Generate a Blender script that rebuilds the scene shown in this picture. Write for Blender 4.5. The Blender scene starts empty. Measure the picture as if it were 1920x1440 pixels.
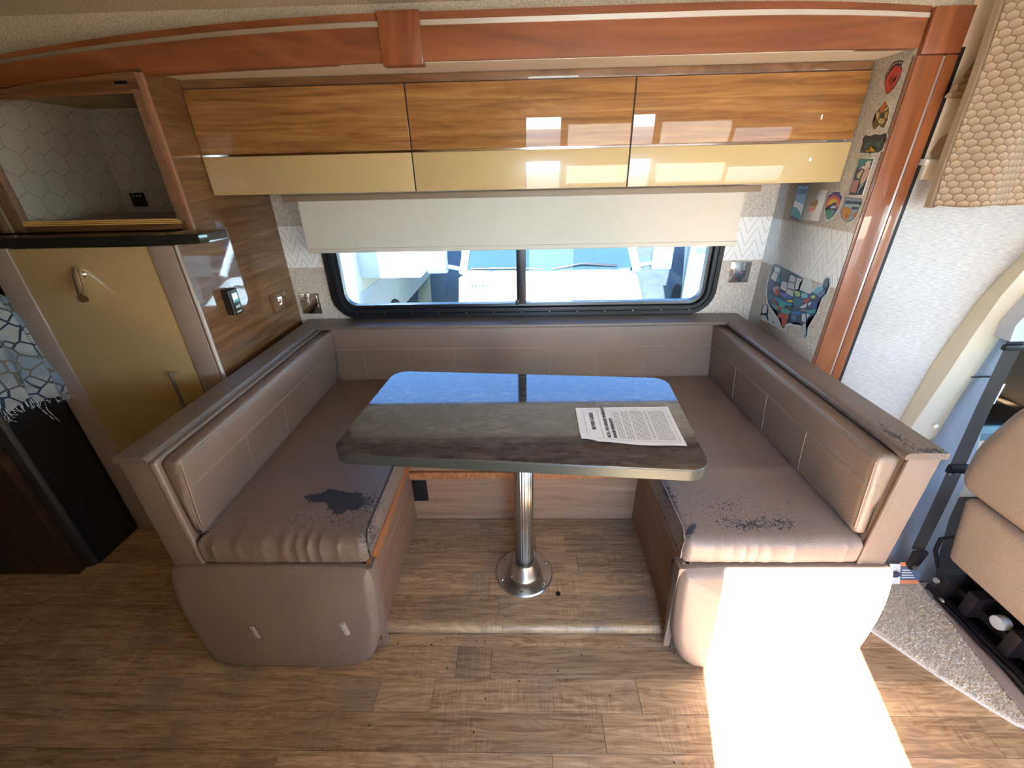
import bpy, bmesh, math, random
from mathutils import Vector, Matrix
from mathutils import noise as mnoise
random.seed(4)
SC = bpy.context.scene
COL = SC.collection
R = math.radians

# ------------------------------------------------------------------ camera
cd = bpy.data.cameras.new('camera'); cam = bpy.data.objects.new('camera', cd); COL.objects.link(cam)
SC.camera = cam
cd.sensor_width = 36.0; cd.lens = 788.05/1920*36; cd.clip_start = 0.02; cd.clip_end = 500
th, ps, ro = R(26.912), R(-1.5785), R(1.317)
rx = Vector((math.cos(ps), -math.sin(ps), 0)); fy = Vector((math.sin(ps), math.cos(ps), 0)); uz = Vector((0, 0, 1))
fw = fy*math.cos(th)-uz*math.sin(th); dn = -fy*math.sin(th)-uz*math.cos(th)
r2 = rx*math.cos(ro)+dn*math.sin(ro); d2 = -rx*math.sin(ro)+dn*math.cos(ro)
cam.matrix_world = Matrix(((r2.x, -d2.x, -fw.x, 0), (r2.y, -d2.y, -fw.y, 0), (r2.z, -d2.z, -fw.z, 1.5), (0, 0, 0, 1)))

# ------------------------------------------------------------------ sky, sun, exposure
SKY, SUN, EXPO = 0.55, 30.0, 2.6
SUN_EL, SUN_AZ = R(36), R(15)        # the light travels towards +y, a little towards +x
world = bpy.data.worlds.new('world'); SC.world = world; world.use_nodes = True
wn = world.node_tree; bg = wn.nodes['Background']
sky = wn.nodes.new('ShaderNodeTexSky'); sky.sky_type = 'NISHITA'; sky.sun_disc = False
sky.sun_elevation = SUN_EL; sky.sun_rotation = R(180+15); sky.air_density = 0.75; sky.dust_density = 0.0; sky.ozone_density = 4.0
wn.links.new(sky.outputs[0], bg.inputs[0]); bg.inputs[1].default_value = SKY
ld = bpy.data.lights.new('sun', 'SUN'); ld.energy = SUN; ld.angle = R(0.53); ld.color = (1, .97, .92)
sun = bpy.data.objects.new('sun', ld); COL.objects.link(sun)
sdir = Vector((math.sin(SUN_AZ)*math.cos(SUN_EL), math.cos(SUN_AZ)*math.cos(SUN_EL), -math.sin(SUN_EL)))
sun.rotation_euler = sdir.to_track_quat('-Z', 'Y').to_euler(); sun.location = (0, -6, 6)
def portal(loc, sx, sy, rot):
    l = bpy.data.lights.new('window_portal', 'AREA'); l.shape = 'RECTANGLE'; l.size = sx; l.size_y = sy; l.cycles.is_portal = True
    o = bpy.data.objects.new('window_portal', l); COL.objects.link(o); o.location = loc; o.rotation_euler = rot
vs = SC.view_settings; vs.view_transform = 'Standard'; vs.look = 'None'; vs.exposure = EXPO; vs.gamma = 1.0; vs.use_curve_mapping = False
SC.cycles.use_denoising = True; SC.cycles.max_bounces = 9; SC.cycles.diffuse_bounces = 6; SC.cycles.glossy_bounces = 4
SC.cycles.sample_clamp_indirect = 6.0; SC.cycles.transparent_max_bounces = 8

# ------------------------------------------------------------------ material helpers
def lin(c):
    return tuple(((x/255)/12.92 if x/255 <= .04045 else ((x/255+.055)/1.055)**2.4) for x in c)+(1,)
class NT:
    def __init__(s, name):
        s.m = bpy.data.materials.new(name); s.m.use_nodes = True; s.t = s.m.node_tree
        s.b = s.t.nodes['Principled BSDF']; s.out = s.t.nodes['Material Output']
    def put(s, inp, v):
        if isinstance(v, bpy.types.NodeSocket): s.t.links.new(v, inp)
        elif v is not None: inp.default_value = v
    def n(s, typ, *ins, out=0, **props):
        nd = s.t.nodes.new('ShaderNode'+typ)
        for k, v in props.items():
            if k[0] != '_': setattr(nd, k, v)
        for i, v in enumerate(ins): s.put(nd.inputs[i], v)
        for k, v in props.items():
            if k[0] == '_': s.put(nd.inputs[k[1:].replace('_', ' ')], v)
        return nd.outputs[out]
    def ma(s, op, a, b=None, c=None): return s.n('Math', a, b, c, operation=op)
    def vm(s, op, a, b=None, out=0):
        nd = s.t.nodes.new('ShaderNodeVectorMath'); nd.operation = op; s.put(nd.inputs[0], a)
        if b is not None: s.put(nd.inputs[1], b)
        return nd.outputs[out]
    def dot(s, a, b): return s.vm('DOT_PRODUCT', a, b, 1)
    def length(s, a): return s.vm('LENGTH', a, None, 1)
    def obj(s): return s.n('TexCoord', out=3)
    def xyz(s, v):
        nd = s.t.nodes.new('ShaderNodeSeparateXYZ'); s.put(nd.inputs[0], v); return nd.outputs
    def comb(s, x, y, z): return s.n('CombineXYZ', x, y, z)
    def mix(s, f, a, b):
        nd = s.t.nodes.new('ShaderNodeMix'); nd.data_type = 'RGBA'
        s.put(nd.inputs[0], f); s.put(nd.inputs[6], a); s.put(nd.inputs[7], b); return nd.outputs[2]
    def ramp(s, f, *stops):
        nd = s.t.nodes.new('ShaderNodeValToRGB'); s.put(nd.inputs[0], f); cr = nd.color_ramp
        for i, (p, c) in enumerate(stops):
            e = cr.elements[i] if i < 2 else cr.elements.new(p)
            e.position = p; e.color = lin(c) if len(c) == 3 else c
        return nd.outputs[0]
    def step(s, x, a, b):
        nd = s.t.nodes.new('ShaderNodeMapRange'); s.put(nd.inputs[0], x); nd.inputs[1].default_value = a; nd.inputs[2].default_value = b
        return nd.outputs[0]
    def noise(s, v, scale, detail=3, rough=.5, dist=0): return s.n('TexNoise', _Vector=v, _Scale=scale, _Detail=detail, _Roughness=rough, _Distortion=dist)
    def bump(s, h, st, dist=.01): s.put(s.b.inputs['Normal'], s.n('Bump', _Strength=st, _Distance=dist, _Height=h))
    def set(s, color=None, rough=None, metal=None, coat=None, coat_rough=.03, ior=None, emit=None, es=1, spec=None, coat_ior=None):
        b = s.b.inputs
        if color is not None: s.put(b['Base Color'], lin(color) if isinstance(color, tuple) and len(color) == 3 else color)
        if rough is not None: s.put(b['Roughness'], rough)
        if metal is not None: b['Metallic'].default_value = metal
        if coat is not None: b['Coat Weight'].default_value = coat; b['Coat Roughness'].default_value = coat_rough
        if coat_ior: b['Coat IOR'].default_value = coat_ior
        if ior: b['IOR'].default_value = ior
        if spec is not None: b['Specular IOR Level'].default_value = spec
        if emit is not None: b['Emission Color'].default_value = lin(emit); b['Emission Strength'].default_value = es
        return s
def plain(name, color, rough=.5, metal=0, grain=.05, **kw):
    t = NT(name)
    n = t.noise(t.obj(), 14, 4)
    c = lin(color); d = tuple(x*(1-grain*2) for x in c[:3])+(1,); e = tuple(min(1, x*(1+grain)) for x in c[:3])+(1,)
    t.set(t.mix(n, d, e), rough, metal, **kw)
    return t.m
def wood(name, dark, mid, light, axis, rough=.45, sc=1.0, coat=0, bump=.05, coat_ior=None, rings=.45):
    t = NT(name); p = t.obj()
    k = [34.0*sc]*3; k['xyz'.index(axis)] = 1.6*sc
    w = t.vm('MULTIPLY', p, tuple(k))
    big = [6.0*sc]*3; big['xyz'.index(axis)] = .9*sc
    w2 = t.vm('MULTIPLY', p, tuple(big))
    n1 = t.noise(w, 1.0, 6, .62, .6); n2 = t.noise(w2, 1.0, 3, .5, 1.5)
    ring = t.ma('FRACT', t.ma('MULTIPLY', n2, 9.0)); ring = t.ma('ABSOLUTE', t.ma('SUBTRACT', ring, .5))
    f = t.ma('ADD', t.ma('MULTIPLY', n1, .75), t.ma('MULTIPLY', ring, rings)) if rings == .45 else t.ma('ADD', t.ma('ADD', t.ma('MULTIPLY', n1, .8), t.ma('MULTIPLY', ring, rings)), .04)
    c = t.ramp(f, (.32, dark), (.75, light), (.52, mid))
    t.set(c, rough, coat=coat, coat_ior=coat_ior, coat_rough=.012, spec=.1 if coat == 1 else None)
    if bump: t.bump(n1, bump, .002)
    return t.m
def leather(name, color, rough=.40, blobs=(), wrinkle=0):
    t = NT(name); p = t.obj()
    v = t.n('TexVoronoi', _Vector=p, _Scale=330.0, feature='F1')
    v2 = t.noise(p, 60, 3)
    n = t.noise(p, 5, 3)
    c = lin(color); base = t.mix(n, tuple(x*.86 for x in c[:3])+(1,), tuple(x*1.1 for x in c[:3])+(1,))
    h = t.ma('ADD', t.ma('MULTIPLY', v, .7), t.ma('MULTIPLY', v2, .5))
    if blobs:
        tot = None
        q = t.vm('ADD', p, t.vm('MULTIPLY', t.vm('SUBTRACT', t.n('TexNoise', out=1, _Vector=p, _Scale=22.0, _Detail=3.0), (.5, .5, .5)), (.06, .06, .0)))
        for (cx, cy, ax, ay, s) in blobs:
            d = t.vm('MULTIPLY', t.vm('SUBTRACT', q, (cx, cy, 0)), (1/ax, 1/ay, 0))
            f = t.ma('MULTIPLY', t.ma('SUBTRACT', 1.0, t.length(d)), s)
            tot = f if tot is None else t.ma('MAXIMUM', tot, f)
        fine = t.noise(p, 150, 3, .6, 1.2)
        m = t.ma('ADD', tot, t.ma('MULTIPLY', t.ma('SUBTRACT', fine, .62), 4.5))
        m = t.step(m, .0, .12)
        edge = t.step(t.ma('ADD', tot, t.ma('MULTIPLY', t.ma('SUBTRACT', fine, .62), 4.5)), -.12, .0)
        base = t.mix(edge, base, lin((176, 160, 146)))
        base = t.mix(m, base, lin((58, 57, 60)))
        h = t.ma('SUBTRACT', h, t.ma('MULTIPLY', m, 2.0))
        t.set(base, t.ma('ADD', rough, t.ma('MULTIPLY', m, .4)))
    else:
        t.set(base, rough)
    t.bump(h, .45, .002)
    return t.m
def wallpaper(name, linen, white, z0, z1, ax, rough=.6):
    t = NT(name); p = t.obj(); o = t.xyz(p); u = o[ax]; z = o[2]
    th_ = t.noise(t.vm('MULTIPLY', p, (420, 420, 60)), 1, 2); th2 = t.noise(t.vm('MULTIPLY', p, (60, 60, 520)), 1, 2)
    f = t.ma('MULTIPLY', t.ma('ADD', th_, th2), .5)
    L = t.mix(t.step(f, .38, .62), tuple(x*.62 for x in lin(linen)[:3])+(1,), tuple(min(1, x*1.18) for x in lin(linen)[:3])+(1,))
    # herringbone lines printed on the pale band
    P, Q = .085, .055
    a = t.ma('DIVIDE', u, P); fr = t.ma('FRACT', t.ma('ADD', a, 40.3)); zig = t.ma('ABSOLUTE', t.ma('SUBTRACT', fr, .5))
    b = t.ma('FRACT', t.ma('ADD', t.ma('DIVIDE', z, Q), t.ma('MULTIPLY', zig, 3.0)))
    l1 = t.ma('LESS_THAN', t.ma('ABSOLUTE', t.ma('SUBTRACT', b, .5)), .035)
    l2 = t.ma('LESS_THAN', t.ma('ABSOLUTE', t.ma('SUBTRACT', zig, .25)), .244)
    lines = t.ma('MULTIPLY', l1, l2)
    Wc = t.mix(t.ma('MULTIPLY', lines, .75), lin(white), lin((112, 108, 108)))
    band = t.ma('MULTIPLY', t.ma('GREATER_THAN', z, z0), t.ma('LESS_THAN', z, z1))
    t.set(t.mix(band, L, Wc), rough); t.bump(f, .12, .001)
    return t.m
def hexed(name, axes, size, base, line, width, rough=.6, bumpy=0, light=None):
    t = NT(name); o = t.xyz(t.obj())
    q = t.vm('MULTIPLY', t.comb(o[axes[0]], o[axes[1]], 0.0), (1/size, 1/size, 0))
    q = t.vm('ADD', q, (50*1.0, 50*1.7320508, 0))
    r = (1, 1.7320508, 1); h = (.5, .8660254, 0)
    a = t.vm('SUBTRACT', t.vm('MODULO', q, r), h); b = t.vm('SUBTRACT', t.vm('MODULO', t.vm('SUBTRACT', q, h), r), h)
    la, lb = t.length(a), t.length(b); s = t.ma('LESS_THAN', la, lb)
    nd = t.t.nodes.new('ShaderNodeMix'); nd.data_type = 'VECTOR'; t.put(nd.inputs[0], s); t.put(nd.inputs[4], b); t.put(nd.inputs[5], a); g = nd.outputs[1]
    ga = t.vm('ABSOLUTE', g); x = t.xyz(ga)[0]
    d = t.ma('MAXIMUM', x, t.dot(ga, (.5, .8660254, 0)))
    e = t.ma('SUBTRACT', .5, d)
    m = t.ma('SUBTRACT', 1.0, t.step(e, width*.6, width*1.4))
    if light is None:
        n = t.noise(t.obj(), 180, 2)
        c0 = t.mix(n, tuple(k*.85 for k in lin(base)[:3])+(1,), tuple(k*1.1 for k in lin(base)[:3])+(1,))
    else:
        c0 = t.mix(t.step(t.xyz(g)[1], -.35, .5), lin(base), lin(light))
    t.set(t.mix(m, c0, lin(line)), rough)
    if bumpy: t.bump(t.step(e, 0, .3), bumpy, .003)
    return t.m
def glass(name, tint, ior=1.5):
    m = bpy.data.materials.new(name); m.use_nodes = True; t = m.node_tree; t.nodes.clear()
    o = t.nodes.new('ShaderNodeOutputMaterial'); tr = t.nodes.new('ShaderNodeBsdfTransparent'); gl = t.nodes.new('ShaderNodeBsdfGlossy')
    fr = t.nodes.new('ShaderNodeFresnel'); fr.inputs[0].default_value = ior; mx = t.nodes.new('ShaderNodeMixShader')
    tr.inputs[0].default_value = tint+(1,); gl.inputs['Roughness'].default_value = .02
    t.links.new(fr.outputs[0], mx.inputs[0]); t.links.new(tr.outputs[0], mx.inputs[1]); t.links.new(gl.outputs[0], mx.inputs[2]); t.links.new(mx.outputs[0], o.inputs[0])
    return m

# ------------------------------------------------------------------ object helpers (all vertices are written in world metres)
def link(name, me, mats, parent=None, smooth=False):
    o = bpy.data.objects.new(name, me); COL.objects.link(o)
    for m in (mats if isinstance(mats, (list, tuple)) else [mats]): me.materials.append(m)
    if smooth:
        for p in me.polygons: p.use_smooth = True
    if parent is not None: adopt(o, parent)
    return o
def world_loc(p):
    return Vector(p.location) if p.type == 'EMPTY' else Vector((0, 0, 0))
def adopt(o, parent):
    o.parent = parent; o.matrix_parent_inverse = Matrix.Translation(-world_loc(parent))
def thing(name, label, cat, loc, group=None):
    o = bpy.data.objects.new(name, None); COL.objects.link(o); o.location = loc; o.empty_display_size = .1
    return tag(o, label, cat, group)
def tag(o, label=None, cat=None, group=None, kind=None):
    for k, v in (('label', label), ('category', cat), ('group', group), ('kind', kind)):
        if v: o[k] = v
    return o
def struct(o, label=None, cat=None): return tag(o, label, cat, None, 'structure')
def from_bm(name, bm, mats, parent=None, smooth=False, sharp=None):
    bmesh.ops.recalc_face_normals(bm, faces=bm.faces)
    if sharp is not None:
        for e in bm.edges:
            if len(e.link_faces) == 2 and e.calc_face_angle(0) > R(sharp): e.smooth = False
        smooth = True
    me = bpy.data.meshes.new(name); bm.to_mesh(me); bm.free()
    return link(name, me, mats, parent, smooth)
def add_box(bm, x0, x1, y0, y1, z0, z1, bev=0, seg=2, mi=0, warp=None):
    vs_ = [bm.verts.new((x, y, z)) for x in (x0, x1) for y in (y0, y1) for z in (z0, z1)]
    fs = [bm.faces.new([vs_[i] for i in f]) for f in ((0, 1, 3, 2), (4, 6, 7, 5), (0, 4, 5, 1), (2, 3, 7, 6), (0, 2, 6, 4), (1, 5, 7, 3))]
    for f in fs: f.material_index = mi
    if warp:
        for v in vs_: v.co = warp(v.co)
    if bev:
        es = list({e for f in fs for e in f.edges})
        bmesh.ops.bevel(bm, geom=es, offset=bev, segments=seg, affect='EDGES', profile=.6)
    return fs
def box(name, x0, x1, y0, y1, z0, z1, mat, parent=None, bev=0, seg=2, warp=None):
    bm = bmesh.new(); add_box(bm, x0, x1, y0, y1, z0, z1, bev, seg, 0, warp)
    return from_bm(name, bm, mat, parent, sharp=20 if bev else None)
def boxes(name, lst, mat, parent=None, bev=0):
    bm = bmesh.new()
    for b in lst: add_box(bm, *b, bev=bev)
    return from_bm(name, bm, mat, parent, sharp=20 if bev else None)
AX = {'x': lambda a, b, d: (d, a, b), 'y': lambda a, b, d: (a, d, b), 'z': lambda a, b, d: (a, b, d)}
def prism(name, poly, axis, d0, d1, mat, parent=None, bev=0, seg=2, sharp=24, warp=None):
    bm = bmesh.new(); f = AX[axis]
    a = [bm.verts.new(f(u, v, d0)) for u, v in poly]; b = [bm.verts.new(f(u, v, d1)) for u, v in poly]
    n = len(poly); bm.faces.new(a); bm.faces.new(b[::-1])
    for i in range(n): bm.faces.new((a[i], a[(i+1) % n], b[(i+1) % n], b[i]))
    if bev:
        caps = [e for e in bm.edges if (e.verts[0] in a and e.verts[1] in a) or (e.verts[0] in b and e.verts[1] in b)]
        bmesh.ops.bevel(bm, geom=caps, offset=bev, segments=seg, affect='EDGES', profile=.6)
    if warp:
        for v in bm.verts: v.co = warp(v.co)
    return from_bm(name, bm, mat, parent, sharp=sharp)
def rrect(x0, x1, z0, z1, r, n=8):
    if not isinstance(r, (tuple, list)): r = (r, r, r, r)     # corners: (x1,z1),(x0,z1),(x0,z0),(x1,z0)
    out = []
    for k, (cx, cz, rr) in enumerate(((x1-r[0], z1-r[0], r[0]), (x0+r[1], z1-r[1], r[1]), (x0+r[2], z0+r[2], r[2]), (x1-r[3], z0+r[3], r[3]))):
        for i in range(n+1):
            a = R(90*k+90*i/n); out.append((cx+rr*math.cos(a), cz+rr*math.sin(a)))
    return out
def loft(name, rings, mat, parent=None, closed=True, cap=True, smooth=True, sharp=40, loop=False):
    bm = bmesh.new(); vr = [[bm.verts.new(p) for p in r_] for r_ in rings]; n = len(rings[0])
    m = len(vr)
    for i in range(m if loop else m-1):
        A, B = vr[i], vr[(i+1) % m]
        for j in range(n if closed else n-1): bm.faces.new((A[j], A[(j+1) % n], B[(j+1) % n], B[j]))
    if cap and not loop: bm.faces.new(vr[0]); bm.faces.new(vr[-1][::-1])
    bmesh.ops.remove_doubles(bm, verts=bm.verts, dist=1e-6)
    return from_bm(name, bm, mat, parent, smooth=smooth, sharp=sharp)
def tube_bm(bm, pts, r, n=10, flat=None, caps=True):
    pts = [Vector(p) for p in pts]; rings = []
    for i, p in enumerate(pts):
        t = (pts[min(i+1, len(pts)-1)]-pts[max(i-1, 0)]).normalized()
        ref = Vector((0, 0, 1)) if abs(t.z) < .9 else Vector((0, 1, 0))
        a = t.cross(ref).normalized(); b = t.cross(a).normalized()
        rr = r[i] if isinstance(r, (list, tuple)) else r
        rings.append([bm.verts.new(p+(a*math.cos(2*math.pi*k/n)+b*math.sin(2*math.pi*k/n)*(flat or 1))*rr) for k in range(n)])
    for A, B in zip(rings, rings[1:]):
        for k in range(n): bm.faces.new((A[k], A[(k+1) % n], B[(k+1) % n], B[k]))
    if caps: bm.faces.new(rings[0][::-1]); bm.faces.new(rings[-1])
def tube(name, pts, r, mat, parent=None, n=10, flat=None):
    bm = bmesh.new(); tube_bm(bm, pts, r, n, flat); return from_bm(name, bm, mat, parent, sharp=50)
def lathe(name, prof, c, mat, parent=None, n=40, axis='z'):
    rings = []
    for r_, h in prof:
        ring = []
        for k in range(n):
            a = 2*math.pi*k/n; u, v = r_*math.cos(a), r_*math.sin(a)
            ring.append({'z': (c[0]+u, c[1]+v, c[2]+h), 'y': (c[0]+u, c[1]+h, c[2]+v), 'x': (c[0]+h, c[1]+u, c[2]+v)}[axis])
        rings.append(ring)
    return loft(name, rings, mat, parent, sharp=30)
def pad(name, x0, x1, y0, y1, z0, z1, r, mat, parent=None, bulge=(0, 0, 0), n=(16, 16, 6), warp=None):
    """a rounded, slightly inflated block: the body of an upholstered cushion"""
    lo = Vector((x0, y0, z0)); hi = Vector((x1, y1, z1)); c = (lo+hi)/2; hs = (hi-lo)/2
    bm = bmesh.new(); cache = {}
    def coord(k, m):   # denser near the rounded edges
        t = k/m*2-1; return math.copysign(abs(t)**.72, t)
    def vert(i, j, k):
        key = (i, j, k)
        if key in cache: return cache[key]
        u = Vector((coord(i, n[0]), coord(j, n[1]), coord(k, n[2])))
        p = c+Vector((u.x*hs.x, u.y*hs.y, u.z*hs.z))
        q = Vector([min(max(p[a], lo[a]+r), hi[a]-r) for a in range(3)]); d = p-q
        if d.length > 1e-9:
            # keep the point on the rounded surface
            p = q+d.normalized()*r
        for a in range(3):
            if bulge[a] and abs(u[a]) > .999:
                o1, o2 = [b for b in range(3) if b != a]
                p[a] += math.copysign(bulge[a], u[a])*(1-u[o1]**4)*(1-u[o2]**2)
        if warp: p = Vector(warp(p, u))
        cache[key] = bm.verts.new(p); return cache[key]
    nx, ny, nz = n
    for i in range(nx):
        for j in range(ny):
            for k in (0, nz): bm.faces.new((vert(i, j, k), vert(i+1, j, k), vert(i+1, j+1, k), vert(i, j+1, k)))
    for i in range(nx):
        for k in range(nz):
            for j in (0, ny): bm.faces.new((vert(i, j, k), vert(i+1, j, k), vert(i+1, j, k+1), vert(i, j, k+1)))
    for j in range(ny):
        for k in range(nz):
            for i in (0, nx): bm.faces.new((vert(i, j, k), vert(i, j+1, k), vert(i, j+1, k+1), vert(i, j, k+1)))
    return from_bm(name, bm, mat, parent, smooth=True)
def chaikin(P, it=2, keep=()):
    for _ in range(it):
        Q = []
        for i in range(len(P)):
            a, b = P[i], P[(i+1) % len(P)]
            Q += [(a[0]*.75+b[0]*.25, a[1]*.75+b[1]*.25), (a[0]*.25+b[0]*.75, a[1]*.25+b[1]*.75)]
        P = Q
    return P
def puff(name, poly, axis, back, front, r, mat, parent=None, dome=.02, warp=None):
    """cushion with a free outline: flat back, rounded rim, domed face"""
    f = AX[axis]; n = len(poly); cx = sum(p[0] for p in poly)/n; cy = sum(p[1] for p in poly)/n
    area = sum(poly[i][0]*poly[(i+1) % n][1]-poly[(i+1) % n][0]*poly[i][1] for i in range(n)); sg = 1 if area > 0 else -1
    nor = []
    for i in range(n):
        a, b = poly[i-1], poly[(i+1) % n]; dx, dy = b[0]-a[0], b[1]-a[1]; L = math.hypot(dx, dy) or 1
        nor.append((-dy/L*sg, dx/L*sg))
    s = 1 if front > back else -1; rings = [[f(p[0], p[1], back) for p in poly]]
    for k in range(7):
        a = R(90*k/6); ins = r*(1-math.cos(a)); d = front-s*r+s*r*math.sin(a)
        rings.append([f(p[0]+q[0]*ins, p[1]+q[1]*ins, d) for p, q in zip(poly, nor)])
    base = [(p[0]+q[0]*r, p[1]+q[1]*r) for p, q in zip(poly, nor)]
    for t in (.9, .75, .55, .35, .15, .02):
        rings.append([f(cx+(p[0]-cx)*t, cy+(p[1]-cy)*t, front+s*dome*(1-t*t)) for p in base])
    if warp: rings = [[warp(*p) for p in r_] for r_ in rings]
    return loft(name, rings, mat, parent, sharp=70)
def flat_poly(bm, pts, mi=0):
    try: f = bm.faces.new([bm.verts.new(p) for p in pts]); f.material_index = mi
    except ValueError: pass
def text_mesh(name, body, size, origin, xd, yd, mat, parent=None, squash=1.0, bold=0.0, align='LEFT', thick=.0002):
    cu = bpy.data.curves.new('t', 'FONT'); cu.body = body; cu.size = size; cu.extrude = thick; cu.offset = bold; cu.align_x = align; cu.resolution_u = 3
    tmp = bpy.data.objects.new('t', cu); COL.objects.link(tmp)
    me = bpy.data.meshes.new_from_object(tmp); bpy.data.objects.remove(tmp); bpy.data.curves.remove(cu)
    xd, yd, o = Vector(xd).normalized(), Vector(yd).normalized(), Vector(origin); zd = xd.cross(yd)
    for v in me.vertices: c = v.co.copy(); v.co = o+xd*c.x*squash+yd*c.y+zd*c.z
    me.materials.clear()
    return link(name, me, mat, parent)

# ------------------------------------------------------------------ materials
M = {}
M['leather'] = leather('taupe_leather', (130, 110, 95))
M['seat_l'] = leather('worn_taupe_leather_a', (130, 110, 95), blobs=[(-.655, 1.10, .118, .036, 6.5), (-.60, 1.075, .085, .048, 5.0), (-.53, 1.08, .065, .06, 1.1), (-.493, .97, .022, .08, 1.0), (-.74, 1.0, .07, .03, .45), (-.62, 1.0, .15, .035, .45)])
M['seat_r'] = leather('worn_taupe_leather_b', (136, 118, 105), blobs=[(.71, .985, .16, .040, .95), (.66, 1.06, .18, .10, .36), (.497, 1.12, .025, .10, .95), (.512, .965, .022, .028, 2.6), (.80, .985, .09, .04, .75)])
M['ledge_r'] = leather('worn_ledge_leather', (112, 97, 86), .3, blobs=[(1.035, 1.0, .022, .09, 1.3), (1.075, .925, .06, .02, 1.6)])
M['ledge'] = leather('ledge_leather', (112, 97, 86), .3)
M['stitch'] = plain('tan_thread', (156, 138, 122), .7)
M['seam'] = plain('dark_seam', (50, 42, 38), .8)
M['cab_wood'] = wood('honey_walnut_gloss', (122, 82, 42), (156, 110, 62), (190, 142, 90), 'x', .3, 1.3, coat=1, bump=0, rings=.14)
M['wall_wood'] = wood('brown_walnut_gloss', (92, 62, 38), (120, 85, 55), (146, 107, 72), 'y', .35, 1.2, coat=1, bump=0, rings=.16)
M['frame_wood'] = wood('brown_walnut_frame', (100, 68, 44), (124, 88, 58), (142, 106, 74), 'x', .35, 1.0, coat=.5, bump=0)
M['box_wood'] = wood('brown_walnut_matt', (124, 92, 70), (142, 108, 84), (160, 126, 100), 'x', .5, rings=.2)
M['side_wood'] = wood('brown_walnut_matt_side', (118, 88, 68), (136, 104, 82), (152, 120, 98), 'y', .5, rings=.2)
M['raw_wood'] = wood('raw_board_edge', (140, 84, 44), (166, 104, 60), (184, 124, 76), 'y', .55)
M['cherry'] = wood('cherry_trim', (118, 64, 34), (140, 80, 44), (158, 96, 58), 'x', .34, .5, coat=.4, bump=0)
M['cherry_v'] = wood('cherry_trim_upright', (118, 64, 34), (140, 80, 44), (158, 96, 58), 'z', .34, .5, coat=.4, bump=0)
M['cherry_d'] = wood('dark_cherry', (80, 44, 28), (100, 58, 38), (120, 72, 46), 'z', .4, .8, coat=.3, bump=0)
M['gold'] = plain('gold_gloss_laminate', (192, 168, 118), .25, coat=1, grain=.02)
M['mauve'] = plain('mauve_gloss_frame', (168, 150, 140), .2, coat=.6)
M['chrome'] = plain('chrome', (225, 225, 225), .08, 1)
M['satin'] = plain('brushed_aluminium', (196, 192, 184), .3, 1)
M['silver_strip'] = plain('silver_inlay', (240, 240, 240), .33, 1, grain=.01)
M['black'] = plain('black_plastic', (22, 22, 24), .35)
M['black_frame'] = plain('black_window_frame', (24, 24, 27), .32)
M['dark_metal'] = plain('dark_seat_metal', (38, 33, 35), .4, .3)
M['gasket'] = plain('black_rubber', (14, 14, 15), .6)
M['cream'] = plain('cream_panel', (222, 208, 182), .5, grain=.02)
M['cream_p'] = plain('cream_pillar_plastic', (240, 230, 210), .5, grain=.02)
M['bluegrey'] = plain('grey_blue_plastic', (180, 186, 194), .5, grain=.03)
M['white'] = plain('white_plastic', (232, 230, 226), .4)
M['blind'] = plain('cream_blind_fabric', (214, 205, 190), .8, grain=.02)
M['bar'] = plain('taupe_rail', (152, 132, 110), .45)
M['slab'] = plain('black_green_stone', (34, 36, 32), .12, coat=.6)
M['belt'] = plain('belt_webbing', (92, 84, 78), .75)
M['tan'] = leather('tan_seat_vinyl', (162, 142, 124), .5)
M['brown_dark'] = wood('dark_brown_panel', (40, 28, 18), (58, 42, 28), (74, 56, 38), 'y', .4)
M['black_panel'] = plain('black_felt_panel', (16, 17, 17), .55)
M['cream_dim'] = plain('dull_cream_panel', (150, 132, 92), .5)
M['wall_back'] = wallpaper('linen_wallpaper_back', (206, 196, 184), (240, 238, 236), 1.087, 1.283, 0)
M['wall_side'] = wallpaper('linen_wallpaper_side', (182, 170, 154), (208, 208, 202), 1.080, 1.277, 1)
M['hex_x'] = hexed('hexagon_wallpaper_side', (1, 2), .082, (168, 160, 148), (128, 118, 108), .014)
M['hex_y'] = hexed('hexagon_wallpaper_back', (0, 2), .082, (168, 160, 148), (128, 118, 108), .014)
M['curtain'] = hexed('honeycomb_curtain_fabric', (0, 2), .0215, (186, 162, 134), (160, 134, 108), .05, .85, .5, light=(226, 208, 180))
M['curtain_in'] = plain('tan_curtain_lining', (184, 164, 136), .85)
def fabric(name, color, s=(300, 300, 60), contrast=.25, bump=.2):
    t = NT(name); p = t.obj(); a = t.noise(t.vm('MULTIPLY', p, s), 1, 3); b = t.noise(p, 3, 3)
    c = lin(color); f = t.step(a, .3, .7)
    t.set(t.mix(f, tuple(x*(1-contrast) for x in c[:3])+(1,), tuple(min(1, x*(1+contrast*.5)) for x in c[:3])+(1,)), .85); t.bump(a, bump, .002)
    return t.m
M['grey_fab'] = fabric('grey_woven_panel', (182, 181, 180), (40, 40, 420), .28)
M['ceil'] = fabric('beige_ceiling_textile', (204, 192, 166), (160, 160, 160), .3, .5)
M['carpet'] = fabric('grey_beige_carpet', (226, 216, 200), (260, 260, 260), .25, .4)
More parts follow.
